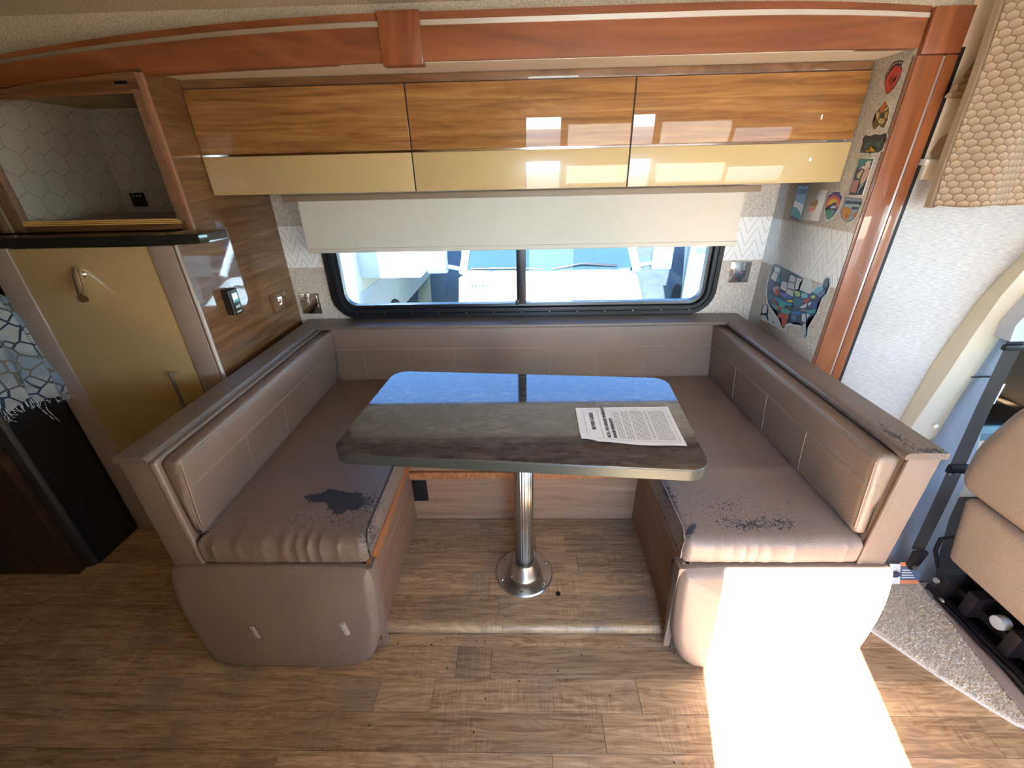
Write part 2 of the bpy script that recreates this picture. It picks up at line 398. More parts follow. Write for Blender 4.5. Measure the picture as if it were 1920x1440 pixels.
# floor planks: each plank takes its own tint and its own piece of grain
t = NT('vinyl_plank_floor'); p = t.obj(); rnd = t.n('ObjectInfo', out=5)
p2 = t.vm('ADD', p, t.comb(t.ma('MULTIPLY', rnd, 37.0), t.ma('MULTIPLY', rnd, 91.0), 0.0))
g = t.noise(t.vm('MULTIPLY', p2, (5.0, 70.0, 1.0)), 1, 6, .65, 1.0); cath = t.noise(t.vm('MULTIPLY', p2, (2.2, 13.0, 1.0)), 1, 3, .5, 2.0)
ring = t.ma('ABSOLUTE', t.ma('SUBTRACT', t.ma('FRACT', t.ma('MULTIPLY', cath, 8.0)), .5))
patch = t.noise(t.vm('MULTIPLY', p2, (5.0, 4.0, 1.0)), 1, 2, .5, .3)
saw = t.noise(t.vm('MULTIPLY', p2, (170.0, 9.0, 1.0)), 1, 3, .6); sawm = t.step(patch, .5, .62)
f = t.ma('ADD', t.ma('ADD', t.ma('MULTIPLY', g, .80), t.ma('MULTIPLY', ring, .22)), -.07)
f = t.ma('ADD', f, t.ma('MULTIPLY', t.ma('MULTIPLY', t.ma('SUBTRACT', saw, .5), sawm), .45))
warm = t.ramp(f, (.22, (132, 102, 72)), (.74, (228, 198, 160)), (.48, (192, 160, 122))); cool = t.ramp(f, (.20, (128, 106, 84)), (.76, (204, 180, 150)), (.48, (170, 146, 118)))
tint = t.step(t.noise(t.vm('ADD', t.vm('MULTIPLY', p2, (5.0, .6, 1.0)), (3.1, 0, 0)), 1, 2), .36, .50)
c = t.mix(tint, cool, warm)
kn = t.noise(t.vm('MULTIPLY', p2, (14, 30, 1)), 1, 2); c = t.mix(t.ma('MULTIPLY', t.step(kn, .70, .78), .6), c, lin((72, 50, 36)))
br = t.ma('ADD', t.ma('MULTIPLY', rnd, .36), .76); c = t.n('HueSaturation', .5, 1.0, br, 1.0, c)
t.set(c, .42); t.bump(g, .08, .001); M['plank'] = t.m
# table laminate
t = NT('charcoal_laminate'); p = t.obj(); a = t.noise(t.vm('MULTIPLY', p, (16, 60, 16)), 1, 6, .7, .6); b = t.noise(p, 4, 3)
t.set(t.ramp(t.ma('ADD', t.ma('MULTIPLY', a, .75), t.ma('MULTIPLY', b, .25)), (.3, (50, 45, 42)), (.7, (112, 102, 96)), (.5, (80, 72, 67))), .4, coat=1, coat_rough=.055, coat_ior=2.0, spec=.0); M['lam'] = t.m
t = NT('grey_green_table_edge'); a = t.noise(t.obj(), 420, 2); t.set(t.mix(a, lin((52, 56, 50)), lin((86, 90, 82))), .3, .35); M['lam_edge'] = t.m
M['paper'] = plain('paper', (234, 230, 222), .8, grain=.02); M['ink'] = plain('black_ink', (56, 54, 52), .8); M['ink_soft'] = plain('grey_ink', (132, 128, 124), .8)
# blanket
t = NT('printed_blanket'); p = t.obj(); v = t.n('TexVoronoi', _Vector=t.vm('MULTIPLY', p, (1, 1, 1.0)), _Scale=19.0, feature='DISTANCE_TO_EDGE')
nn = t.noise(p, 6, 2); line = t.ma('LESS_THAN', v, .055)
t.set(t.mix(line, t.mix(t.step(nn, .45, .55), lin((206, 206, 204)), lin((168, 178, 190))), t.mix(t.step(nn, .4, .6), lin((60, 76, 100)), lin((150, 134, 116)))), .85); M['blanket'] = t.m
M['glass'] = glass('dimming_window_glass', (.50, .58, .62)); M['cabglass'] = glass('tinted_cab_glass', (.66, .78, .80))  # window glass tint added to dim the bright outdoors
# outdoors
M['asphalt'] = fabric('asphalt', (64, 68, 74), (3, 3, 3), .3, .3); M['sunlit'] = fabric('painted_sunlight', (150, 142, 120), (4, 4, 4), .2, .2)  # asphalt darkened to stand in for shade; pale strips paint sunlight on it
M['van_white'] = plain('white_vehicle_paint', (228, 230, 230), .25, coat=.5, grain=.01)
M['van_glass'] = plain('dark_vehicle_glass', (56, 78, 84), .06, coat=1)
M['rv_grey'] = plain('pale_grey_siding', (188, 190, 188), .4); M['rv_blue'] = plain('slate_stripe', (70, 84, 108), .4)
M['rv_cream'] = plain('cream_siding', (206, 198, 176), .45); M['tyre'] = plain('tyre_rubber', (30, 30, 30), .8); M['mirror_grey'] = plain('grey_mirror_housing', (84, 92, 100), .4)

# ------------------------------------------------------------------ room shell
XL, XR, YB = -1.172, 1.180, 2.130
floor = thing('floor', None, None, (0, 0, 0)); floor['kind'] = 'structure'; floor['label'] = 'wood look vinyl plank floor of the aisle and dinette'
pm = {}
def plank(x0, x1, y0, y1, z):
    bm = bmesh.new(); add_box(bm, x0+.0006, x1-.0006, y0+.0003, y1-.0002, z-.004, z, .0003, 1); from_bm('plank', bm, M['plank'], floor)
rows = [(.9045, .960, [(-3.2, -1.9, -.55, .70, 2.1, 3.4)]), (.800, .9039, [(-3.2, -2.3, -1.5, -.7, -.235, -.117, 1.05, 1.7, 3.4)]), (.700, .7994, [(-3.2, -2.5, -1.9, -1.15, -.48, -.30, .36, .98, 1.6, 3.4)]),
        (.600, .6994, [(-3.2, -2.0, -1.35, -.785, .232, .78, 1.35, 3.4)]), (.500, .5994, [(-3.2, -2.3, -1.45, -.72, .075, .8, 1.5, 3.4)])]
for y0, y1, J in rows:
    for a, b in zip(J[0], J[0][1:]): plank(a, b, y0, y1, 0)
y = .5
while y > -1.0:
    x = -3.2-random.random()*.3
    while x < 3.4:
        w = random.choice((.55, .75, .9, 1.1)); plank(max(x, -3.2), min(x+w, 3.4), y-.1, y-.0006, 0); x += w
    y -= .1
for i, y0 in enumerate((.96, 1.06, 1.16, 1.26, 1.36, 1.46, 1.56)):       # behind the side bench ends, in the left corner and cab
    x = -3.2
    for w in ((.5, .6, .92) if i % 2 else (.8, .45, .77)): plank(x, x+w, y0, y0+.099, 0); x += w
dj = [(.972, 1.0694, (-.53, -.10, .53)), (1.070, 1.1704, (-.53, -.29, .53)), (1.171, 1.2684, (-.53, .22, .35, .53)), (1.269, 1.3664, (-.53, -.33, .05, .18, .53)), (1.367, 1.463, (-.53, -.20, .53))]
for y0, y1, J in dj:
    for a, b in zip(J, J[1:]): plank(a, b, y0, y1, .05)
box('subfloor', -3.25, 3.45, -1.05, 2.23, -.06, -.0042, M['brown_dark'], floor)
box('slide_floor', -1.2, 1.2, .975, 2.15, -.004, .0458, M['brown_dark'], floor)
def nose(x0, x1):
    pr = [(.9715, .050), (.955, .050), (.945, .046), (.939, .037), (.938, .026), (.942, .016), (.951, .012), (.9715, .012)]
    prism('step_nosing', pr, 'x', x0, x1, M['plank'], floor, sharp=50)
nose(-.53, -.082); nose(-.081, .53)
box('step_riser', -.53, .53, .956, .972, -.003, .02, M['gasket'], floor)
tag(lathe('coin', [(0, 0), (.0095, 0), (.0095, .0015), (0, .0015)], (.129, 1.075, .0502), M['dark_metal'], n=20), 'small dark coin on the raised dinette floor by the table foot', 'coin')

bm = bmesh.new()
for k in range(70):
    x, y = random.uniform(-.5, .6), random.choice((random.uniform(.90, .94), random.uniform(.55, .93), random.uniform(1.0, 1.45)))
    z = .0502 if y > .96 else .0002; r_ = random.uniform(.0008, .0022); add_box(bm, x-r_, x+r_*random.uniform(.5, 1.6), y-r_, y+r_, z, z+r_)
tag(from_bm('crumbs', bm, M['brown_dark'], floor), kind='stuff')
# window wall with its opening (frame covers the hole edges)
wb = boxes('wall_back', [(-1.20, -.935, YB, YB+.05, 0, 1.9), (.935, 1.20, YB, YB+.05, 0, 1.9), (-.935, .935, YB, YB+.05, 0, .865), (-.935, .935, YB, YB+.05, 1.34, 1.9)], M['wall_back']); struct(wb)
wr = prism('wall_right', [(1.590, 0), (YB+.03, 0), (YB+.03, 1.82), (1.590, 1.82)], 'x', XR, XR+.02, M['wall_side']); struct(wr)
struct(box('wall_left', XL-.018, XL, 1.462, YB+.02, 0, 1.337, M['wall_wood']))
struct(box('wall_left_upper', XL-.018, XL, 1.580, YB+.02, 1.3372, 1.805, M['wall_wood'])).name = 'wall_left.001'
cl = thing('ceiling', None, None, (0, 0, 1.95)); cl['kind'] = 'structure'
box('ceiling_panel', -3.2, 1.75, -1.0, 1.65, 1.95, 2.0, M['ceil'], cl)
box('slide_ceiling', -1.2, 1.2, 1.60, 2.18, 1.802, 1.84, M['cream'], cl)
box('outer_roof', -3.25, 1.5, 1.665, 2.25, 1.93, 1.99, M['cream'], cl)
box('cab_ceiling', 1.75, 3.4, -1.0, 1.65, 1.90, 1.95, M['cream'], cl)
struct(boxes('wall_header', [(-3.2, 1.45, 1.618, 1.66, 1.804, 1.955), (-3.2, -1.2, 1.618, 1.66, 1.75, 1.804)], M['ceil'])).name = 'wall_back.001'
# walls the camera does not face: entry door opening and cab windows let the daylight in
struct(boxes('wall_front', [(-3.2, .10, -1.05, -1.0, -.02, 2.0), (.64, .75, -1.05, -1.0, -.02, 2.0), (.75, 1.83, -1.05, -1.0, -.02, .8), (.75, 1.83, -1.05, -1.0, 1.65, 2.0), (1.83, 1.9, -1.05, -1.0, -.02, 2.0), (.10, .64, -1.05, -1.0, 1.86, 2.0), (1.9, 3.4, -1.05, -1.0, -.02, .75), (2.9, 3.4, -1.05, -1.0, .75, 1.4), (1.9, 3.4, -1.05, -1.0, 1.4, 2.0)], M['box_wood']))
struct(boxes('wall_left_end', [(-3.25, -3.2, -1.05, 2.2, -.02, 2.0), (-3.2, -1.18, 2.185, 2.22, -.06, 2.0)], M['brown_dark'])).name = 'wall_left.002'
struct(boxes('wall_cab', [(3.4, 3.45, -1.05, 1.7, -.02, .70), (3.4, 3.45, -1.05, 1.7, 1.75, 2.0), (3.4, 3.45, -1.05, -.9, .75, 1.6), (3.4, 3.45, 1.5, 1.7, .75, 1.6)], M['cream'])).name = 'wall_right.001'
struct(boxes('wall_cab_side', [(2.9, 3.4, 1.66, 1.72, -.02, 2.0), (1.93, 2.9, 1.66, 1.72, -.02, .35), (1.2, 2.9, 1.66, 1.72, 1.5, 2.0), (1.2, 1.93, 1.66, 1.72, -.02, 1.5)], M['cream'])).name = 'wall_back.002'
portal((.37, -1.03, .93), .54, 1.86, (R(90), 0, 0)); portal((3.42, .3, 1.18), .85, 2.4, (0, R(90), 0)); portal((0, 2.16, 1.02), 1.9, .34, (R(-90), 0, 0)); portal((2.41, 1.69, .92), .97, 1.15, (R(-90), 0, 0)); portal((2.4, -1.03, 1.08), 1.0, .65, (R(90), 0, 0))

# unseen galley and tall cabinet, added to keep door light off the left side
gl = thing('light_block_low', 'unseen brown base cabinet added to shade the left of the aisle', 'cabinet', (-1.9, -.75, 0))
box('cabinet_body', -3.15, -.76, -.99, -.40, .005, .88, M['box_wood'], gl); box('worktop', -3.15, -.755, -.995, -.38, .881, .92, M['slab'], gl, bev=.004)
for k in range(4): boxes('cabinet_door', [(-3.13+.59*k, -2.56+.59*k, -.40, -.382, .06, .86)], M['gold'], gl)
ta = thing('light_block_tall', 'unseen tall brown cabinet added beside the entry door to block its light', 'cabinet', (-.35, -.75, 0))
box('cabinet_body', -.75, .07, -.99, -.34, .005, 1.945, M['box_wood'], ta)
for z in (.06, 1.02): box('cabinet_door', -.73, .05, -.34, -.322, z, z+.88, M['gold'], ta, bev=.002)
gw = thing('light_block_high', 'unseen brown wall cabinet added to shade the left of the aisle', 'cabinet', (-1.9, -.85, 1.4)); box('cabinet_body', -3.15, -.76, -.99, -.65, 1.42, 1.945, M['box_wood'], gw)
for k in range(4): box('cabinet_door', -3.13+.59*k, -2.56+.59*k, -.65, -.635, 1.44, 1.93, M['cab_wood'], gw)
# added fill light: unseen translucent cloth that glows with the sun behind it
tm = NT('translucent_fill_blind'); tl = tm.t.nodes.new('ShaderNodeBsdfTranslucent'); tl.inputs[0].default_value = (.62, .60, .56, 1); df = tm.t.nodes.new('ShaderNodeBsdfDiffuse'); df.inputs[0].default_value = (.8, .78, .74, 1)
mx = tm.t.nodes.new('ShaderNodeMixShader'); mx.inputs[0].default_value = .6; tm.t.links.new(df.outputs[0], mx.inputs[1]); tm.t.links.new(tl.outputs[0], mx.inputs[2]); tm.t.links.new(mx.outputs[0], tm.out.inputs[0])
for n_, x0, x1, z0 in ((4, .74, 1.84, .79),):
    w_ = thing('window_%d' % n_, None, None, ((x0+x1)/2, -1.02, z0)); w_['kind'] = 'structure'  # holds the added fill cloth over an opening made for it
    box('fill_blind', x0, x1, -1.022, -1.020, z0, 1.66, tm.m, w_)
# ------------------------------------------------------------------ cherry trims round the slide-out
def rail_z(x): # the rail is a shallow arch
    return 1.803-.0105*max(0, abs(x-.2)-.55)**2*(2.0 if x < 0 else 1.3)
def rail_t(x):
    return 1.921-(.045 if x < 0 else .060)*max(0, abs(x-.1)-.45)**2
tr = thing('trim_1', None, None, (0, 1.6, 1.8)); tr['kind'] = 'structure'; tr['label'] = 'long cherry wood rail arching over the dinette opening'
def rail_piece(name, x0, x1, fa, fb, ya, yb, mat, n=30, bot=rail_z, top=rail_t):
    rings = []
    for i in range(n+1):
        x = x0+(x1-x0)*i/n; zb, zt = bot(x), top(x); a, b = zb+(zt-zb)*fa, zb+(zt-zb)*fb
        rings.append([(x, ya, a), (x, yb, a), (x, yb, b), (x, ya, b)])
    return loft(name, rings, mat, tr, sharp=40)
rail_piece('rail_board', -2.4, 1.188, 0, 1, 1.600, 1.617, M['cherry'])
rail_piece('rail_lower_face', -2.4, 1.188, .0, .73, 1.586, 1.600, M['cherry'])
rail_piece('rail_upper_face', -2.4, 1.188, .83, 1, 1.586, 1.600, M['cherry'])
rail_piece('silver_inlay', -2.4, 1.188, .725, .835, 1.583, 1.600, M['silver_strip'])
tr2 = thing('trim_2', None, None, (1.25, 1.6, 0)); tr2['kind'] = 'structure'; tr2['label'] = 'upright cherry wood post with a silver inlay'
box('post_face', 1.192, 1.268, 1.584, 1.612, .0, 1.782, M['cherry_v'], tr2, bev=.003)
box('post_outer_face', 1.277, 1.312, 1.584, 1.612, .0, 1.782, M['cherry_v'], tr2, bev=.003)
box('silver_inlay', 1.2685, 1.2765, 1.588, 1.605, .0, 1.780, M['silver_strip'], tr2)
box('post_return', 1.181, 1.1935, 1.5865, 1.612, .0, 1.782, M['cherry_d'], tr2, bev=.002)  # darker cherry puts the shade of the return into its colour
box('gasket_strip', 1.314, 1.328, 1.59, 1.606, .0, 1.80, M['gasket'], tr2)
t3 = box('trim_3', -.415, -.290, 1.574, 1.616, 1.793, 1.924, M['cherry_v'], bev=.003); struct(t3, 'cherry wood joint block on the long rail')
t4 = box('trim_4', 1.190, 1.303, 1.572, 1.616, 1.783, 1.893, M['cherry_v'], bev=.003); struct(t4, 'cherry wood corner block above the post')

# ------------------------------------------------------------------ window
w1 = thing('window_1', None, None, (0, YB, .82)); w1['kind'] = 'structure'; w1['label'] = 'wide black framed window with rounded corners'
def ring(i, y, x0=-.982, x1=.982, z0=.820, z1=1.385, r0=.125):
    return [(u, y, v) for u, v in rrect(x0+i, x1-i, z0+i, z1-i, max(.012, r0-i), 10)]
loft('window_frame', [ring(0, YB-.001), ring(.0, YB-.014), ring(.004, YB-.018), ring(.024, YB-.018), ring(.027, YB-.012), ring(.034, YB-.012), ring(.037, YB-.020), ring(.048, YB-.020), ring(.052, YB+.004), ring(.066, YB+.006), ring(.068, YB+.04), ring(.0, YB+.04)], M['black_frame'], w1, cap=False, sharp=30)
box('mullion', -.024, .024, YB-.012, YB+.035, .886, 1.32, M['black_frame'], w1, bev=.004)
box('latch', -.03, -.012, YB-.022, YB-.01, .884, .91, M['black'], w1, bev=.002)
for k in range(13): lathe('frame_screw', [(0, 0), (.003, 0), (.0025, -.002), (0, -.0025)], (-.86+k*.1433, YB-.018, .846), M['satin'], w1, n=10, axis='y')
for s in ((-.93, -.02), (.02, .93)): box('window_pane', s[0], s[1], YB+.012, YB+.016, .87, 1.33, M['glass'], w1)
for x, l in ((-.766, 'a'), (.735, 'b')):
    v = box('wall_label_plate', x-.03, x+.03, YB-.002, YB, .798, .814, M['wall_back'], bev=.0008)
    bm = bmesh.new()
    for q in range(3): add_box(bm, x-.022, x+.022-.006*q, YB-.0026, YB-.002, .8015+q*.004, .8025+q*.004)
    for a, b, c, d in ((x-.029, x+.029, .799, .7998), (x-.029, x+.029, .8122, .813), (x-.029, x-.028, .799, .813), (x+.028, x+.029, .799, .813)): add_box(bm, a, b, YB-.0026, YB-.002, c, d)
    v.name = 'label_plate'; tag(v, 'small printed label under the %s end of the window frame' % ('wood panelled' if x < 0 else 'map sticker'), 'label')
    from_bm('printed_lines', bm, M['ink_soft'], v)

# roller blind
bl = thing('roller_blind', 'cream roller blind hanging part way down over the window', 'blind', (0, 1.98, 1.40))
box('blind_cloth', -.974, .956, 1.979, 1.982, 1.190, 1.406, M['blind'], bl)
box('hem_bar', -.976, .962, 1.974, 1.986, 1.179, 1.200, M['blind'], bl, bev=.004)
box('head_rail', -1.030, 1.016, 1.965, 1.99, 1.399, 1.424, M['bar'], bl, bev=.004)
tube('roller', [(-.966, 2.008, 1.416), (.956, 2.008, 1.416)], .02, M['blind'], bl, 14)
box('valance_board', -1.03, 1.015, 1.992, 2.128, 1.437, 1.449, M['grey_fab'], bl)

# overhead cabinet
oc = thing('overhead_cabinet', 'long overhead cabinet with three gloss doors above the window', 'cabinet', (0, 1.9, 1.44))
box('cabinet_body', -1.170, 1.178, 1.757, YB-.002, 1.450, 1.800, M['frame_wood'], oc)
box('crown_strip', -1.170, 1.178, 1.747, 1.757, 1.776, 1.801, M['frame_wood'], oc, bev=.002)
for x in (-.3935, .3965): box('shadow_gap', x-.004, x+.004, 1.742, 1.758, 1.438, 1.776, M['gasket'], oc)
for x0, x1, nm in ((-1.168, -.396, 'door'), (-.391, .394, 'door'), (.399, 1.176, 'door')):
    d = box('door', x0, x1, 1.738, 1.757, 1.574, 1.773, M['cab_wood'], oc, bev=.0015)
    box('gold_panel', x0, x1, 1.736, 1.757, 1.438, 1.566, M['gold'], d, bev=.0015)
    box('chrome_strip', x0, x1, 1.7375, 1.757, 1.567, 1.5735, M['chrome'], d)

# ------------------------------------------------------------------ switch plates, monitor on the walls
def plate(x0, x1, z0, z1, label):
    o = box('switch_plate', x0, x1, YB-.010, YB-.001, z0, z1, M['chrome'], bev=.003); tag(o, label, 'switch plate')
    box('plate_centre', x0+.010, x1-.010, YB-.0125, YB-.0098, z0+.010, z1-.010, M['chrome'], o, bev=.001)
plate(-1.148, -1.046, .850, .957, 'chrome square plate on the window wall beside the wood panel')
plate(1.030, 1.130, .978, 1.080, 'chrome square plate on the window wall beside the map sticker')
o = box('switch_plate', XL, XL+.006, 1.905, 2.035, .918, 1.006, M['wall_wood'], bev=.002); tag(o, 'glossy brown square cover plate on the wood panel', 'switch plate')
M['acrylic'] = plain('polished_brown_acrylic', (120, 88, 62), .06, coat=1, coat_ior=2.0); box('plate_centre', XL+.006, XL+.008, 1.912, 2.028, .925, .999, M['acrylic'], o, bev=.0008)
mo = thing('handheld_monitor', 'small black handheld monitor with a lit screen on the wood panel', 'monitor', (-1.155, 1.62, 1.0))
box('monitor_body', -1.172, -1.138, 1.598, 1.655, 1.006, 1.108, M['black'], mo, bev=.009, seg=3)
M['lcd'] = plain('pale_lcd', (190, 215, 200), .3, emit=(170, 205, 190), es=.25); box('screen', -1.139, -1.1365, 1.612, 1.641, 1.056, 1.090, M['lcd'], mo)
box('screen_strip', -1.1366, -1.1358, 1.612, 1.641, 1.056, 1.066, plain('teal_bar', (80, 150, 150), .3), mo)
for a, b in ((1.613, 1.024), (1.628, 1.024)): box('button', -1.139, -1.135, a, a+.011, b+.008, b+.018, M['rv_grey'], mo, bev=.001)
box('brand_mark', -1.139, -1.1372, 1.612, 1.641, 1.014, 1.020, M['rv_grey'], mo)

# ------------------------------------------------------------------ dinette benches
def bench(s):
    side = 'wood panelled' if s < 0 else 'map sticker'
    X = lambda a: s*a
    def bx(name, a, b, *r, **k): return box(name, min(X(a), X(b)), max(X(a), X(b)), *r, **k)
    LI, LO = (1.036, 1.128) if s < 0 else (1.004, 1.114)
    root = thing('dinette_bench', 'taupe leather dinette bench along the %s wall%s' % (side, ', large dark peeled patch on its seat' if s < 0 else ', peeling in specks near its front edge'), 'bench', (X(.8), 1.5, 0))
    seatm = M['seat_l'] if s < 0 else M['seat_r']
    # base cabinet
    bs = bx('base_panel', .500, .515, .925, 1.475, .052, .372, M['side_wood'], root)
    bx('base_body', .516, 1.10, .925, YB-.002, .052, .398, M['leather'], root)
    prism('board_edge', [(.955, .352), (.975, .347), (1.06, .352), (1.475, .352), (1.475, .400), (.925, .400), (.925, .330), (.945, .335)], 'x', X(.492), X(.504), M['raw_wood'] if s < 0 else M['side_wood'], root, bev=.002)
    prism('corner_trim', [(.905, .395), (.952, .395), (.93, .20), (.908, .035), (.897, .02)], 'x', X(.478), X(.5), M['leather'], root, bev=.003)
    if s > 0: bx('latch_block', .486, .4995, .955, .985, .318, .345, M['cherry_d'], root, bev=.003)
    # arm end panel, ledge
    PI = 1.024
    bx('arm_panel', PI, LO-.004, .922, YB-.004, .0, .800, M['leather'], root, bev=.004)
    bx('arm_edge_strip', PI-.004, PI+.010, .918, .926, .40, .798, M['stitch'] if s < 0 else M['leather'], root, bev=.002)
    lg = loft('ledge', [[(X(u), y, v) for u, v in [(LI, .801), (LI-.003, .807), (LI-.003, .814), (LI+.002, .819), (LI+.008, .821), (LI+.03, .8215), (LO-.006, .821), (LO-.001, .818), (LO, .812), (LO, .801)]] for y in (.912, .93, 1.2, 1.6, 2.0, 2.118)], M['ledge'] if s < 0 else M['ledge_r'], root, sharp=24)
    # seat cushion
    def warp(p, u):
        x, y, z = p
        fr = max(0, -u.y-.80)/.20                        # puckers near the front rim
        if u.z > .2 or u.y < -.9:
            k = -abs(math.sin(x*48+2.4*math.sin(x*17+s)))**.6*1.2+.6+mnoise.noise(Vector((x*40, 1, 2)))*.5
            y -= .0042*k*fr; z += .0022*k*fr
        z += .004*mnoise.noise(Vector((x*7, y*6, 3)))*(u.z > 0)
        if s > 0 and u.z > 0:
            for yy, a in ((1.24, .006), (1.52, .008)):
                d = (y-yy-.06*(x-.8))/.022; z += a*math.exp(-d*d)*min(1, max(0, (x-.55)*3))
        if u.y < -.6 and u.z > 0: z -= .012*((-u.y-.6)/.4)**2
        return (x, y, z)
    x0, x1 = sorted((X(.488), X(1.022)))
    seat = pad('seat_cushion', x0, x1, .915, 2.045, .400, .508, .022, seatm, root, bulge=(.004, .006, .008), n=(120, 50, 10), warp=warp)
    tube('welt', [(X(.4885), .935, .41), (X(.4865), .93, .44), (X(.4875), .935, .49), (X(.4935), .965, .5035), (X(.4925), 1.2, .5065), (X(.4925), 1.5, .5065), (X(.4925), 2.0, .506)], .0022, M['seam'] if s < 0 else M['stitch'], seat, 6)
    # backrest
    BI = .966 if s < 0 else .958
    def bw(p, u):
        x, y, z = p
        if (u.x > 0) == (s < 0): x += s*.030*(1-(z-.505)/.285)
        z -= .006*max(0, s*u.x)*0
        return (x, y, z)
    x0, x1 = sorted((X(BI), X(1.023)))
    br = pad('backrest', x0, x1, .935, 2.035, .505, .792, .016, M['leather'], root, bulge=(.005, .003, .003), n=(6, 60, 16), warp=bw)
    def face_x(z, k=.0065): return X(BI+.030*(1-(z-.505)/.285)-k)
    def groove(name, pts, r, m): tube(name, [(face_x(z, k), y, z) for y, z, k in pts], r, m, br, 6)
    N = 24
    kk = lambda y, z: .0052*(1-((y-1.485)/.55)**4)*(1-((z-.6485)/.1435)**2)
    ys_ = [.95+(2.02-.95)*i/N for i in range(N+1)]
    groove('stitch_line', [(y, .688, kk(y, .688)) for y in ys_], .0014, M['stitch']); groove('stitch_line', [(y, .694, kk(y, .694)) for y in ys_], .0014, M['stitch'])
    for y in (1.22, 1.475, 1.745): groove('vertical_stitch', [(y-.004*(z-.6)*10, z, kk(y, z)) for z in (.515, .54, .58, .62, .66, .688)], .0014, M['stitch'])
    rim = [(y, .783) for y in ys_[1:-1]]
    tube('rim_stitch', [(face_x(.783, .0005), y, .7835) for y, z in rim], .0014, M['stitch'], br, 6); tube('rim_stitch', [(face_x(.786, -.006), y, .789) for y, z in rim], .0014, M['stitch'], br, 6)
    tube('front_stitch', [(face_x(z, .0), .940, z) for z in (.53, .6, .68, .75, .775)], .0016, M['stitch'], br, 6)
    # front knee pad
    ol = [(.505, .398), (.80, .402), (1.115, .400), (1.135, .375), (1.134, .25), (1.10, .12), (1.065, .03), (1.02, .004), (.80, .002), (.60, .003), (.525, .022), (.484, .11), (.478, .24), (.482, .385)]
    ol = chaikin(ol, 3)
    def kw(x, y, z):
        f_ = min(1, max(0, (.925-y)/.09)); return (x, y+.085*(z/.4)*f_*.85, z)
    kp = puff('knee_pad', [(X(a), b) for a, b in ol], 'y', .925, .818, .032, M['leather'], root, dome=.010, warp=kw)
    rimp = [(.487, .385), (.482, .30), (.480, .22), (.484, .14), (.496, .085), (.52, .045)]
    tube('pad_stitch', [(X(a+.010), .853+.06*(b/.4), b) for a, b in rimp], .0017, M['stitch'] if s > 0 else M['seam'], kp, 6)
    if s < 0:
        for xx, zz in ((-.880, .175), (-.583, .190)):
            box('scuff_mark', xx-.007, xx+.007, .8385, .850, zz-.022, zz+.022, plain('pale_scuff', (176, 162, 150), .7), kp, bev=.002, warp=lambda c, zz=zz: (c[0]+(zz-c[2])*.3, c[1]+(c[2]-zz)*.17, c[2]))
    return root
bench(-1); bench(1)
# rear bench along the window
rb = thing('rear_bench', 'taupe leather rear seat and backrest under the window, behind the table', 'bench', (0, 1.8, 0))
box('front_panel', -.5, .5, 1.463, 1.478, .052, .398, M['box_wood'], rb)
box('board_edge', -.5, .5, 1.448, 1.466, .300, .335, M['raw_wood'], rb, bev=.002)
box('base_body', -.5, .5, 1.478, YB-.002, .052, .398, M['box_wood'], rb)
pad('seat_cushion', -.486, .486, 1.47, 2.045, .400, .508, .02, M['leather'], rb, bulge=(0, .004, .006), n=(20, 16, 6))
b = pad('backrest', -1.01, 1.01, 2.026, 2.11, .47, .803, .014, M['leather'], rb, bulge=(0, .003, 0), n=(40, 4, 12))
for z in (.681, .686): tube('stitch_line', [(-1.0+i*.1, 2.0245-.0012, z) for i in range(21)], .0013, M['stitch'], b, 6)
for x in (-.834, -.595, -.352, -.107, .142, .384, .625, .870): tube('vertical_stitch', [(x+.004, 2.0225, .51), (x, 2.0225, .6), (x-.002, 2.0235, .683)], .0014, M['stitch'], b, 6)
box('ledge', -1.04, 1.01, 1.982, YB-.002, .803, .822, M['ledge'], rb, bev=.006, seg=3)
ou = box('power_outlet', -.496, -.430, 1.454, 1.4625, .170, .284, M['black'], bev=.003); tag(ou, 'black power outlet on the wood panel under the table', 'outlet')
for z in (.205, .25): boxes('socket', [(-.474, -.470, 1.4525, 1.4545, z-.008, z+.008), (-.456, -.452, 1.4525, 1.4545, z-.008, z+.008)], M['gasket'], ou)

# ------------------------------------------------------------------ table
tb = thing('dinette_table', 'charcoal laminate dinette table with rounded corners on one metal column', 'table', (0, 1.17, .05))
cx, cy, a = -.0055, 1.2125, R(-4.89)
def rot(u, v): dx, dy = u-cx, v-cy; return (cx+dx*math.cos(a)-dy*math.sin(a), cy+dx*math.sin(a)+dy*math.cos(a))
outl = rrect(-.545, .530, .938, 1.502, .062, 8)
def tring(i, z): return [(*rot(u+(-1 if u > cx else 1)*i, v+(-1 if v > cy else 1)*i), z) for u, v in outl]
def inset_ring(i, z): return [(*rot(u, v), z) for u, v in rrect(-.545+i, .530-i, .938+i, 1.502-i, max(.01, .062-i), 8)]
loft('table_edge', [inset_ring(.004, .743), inset_ring(0, .746), inset_ring(0, .777), inset_ring(.0015, .7795)], M['lam_edge'], tb, sharp=30)
loft('table_top', [inset_ring(.0015, .778), inset_ring(.0015, .7803), inset_ring(.003, .7810)], M['lam'], tb, sharp=8)
post = []
for z in (.10, .744):
    post.append([(.0+math.cos(2*math.pi*k/96)*(.0355+(.0 if (k//2) % 2 else -.0016)), 1.170+math.sin(2*math.pi*k/96)*(.0355+(.0 if (k//2) % 2 else -.0016)), z) for k in range(96)])
loft('column', post, M['satin'], tb, sharp=15)
fl = lathe('floor_flange', [(0, .0505), (.113, .0505), (.114, .054), (.110, .0585), (.080, .061), (.066, .068), (.058, .085), (.052, .115), (.045, .128), (.038, .131), (.037, .125)], (0, 1.170, 0), M['satin'], tb, 56)
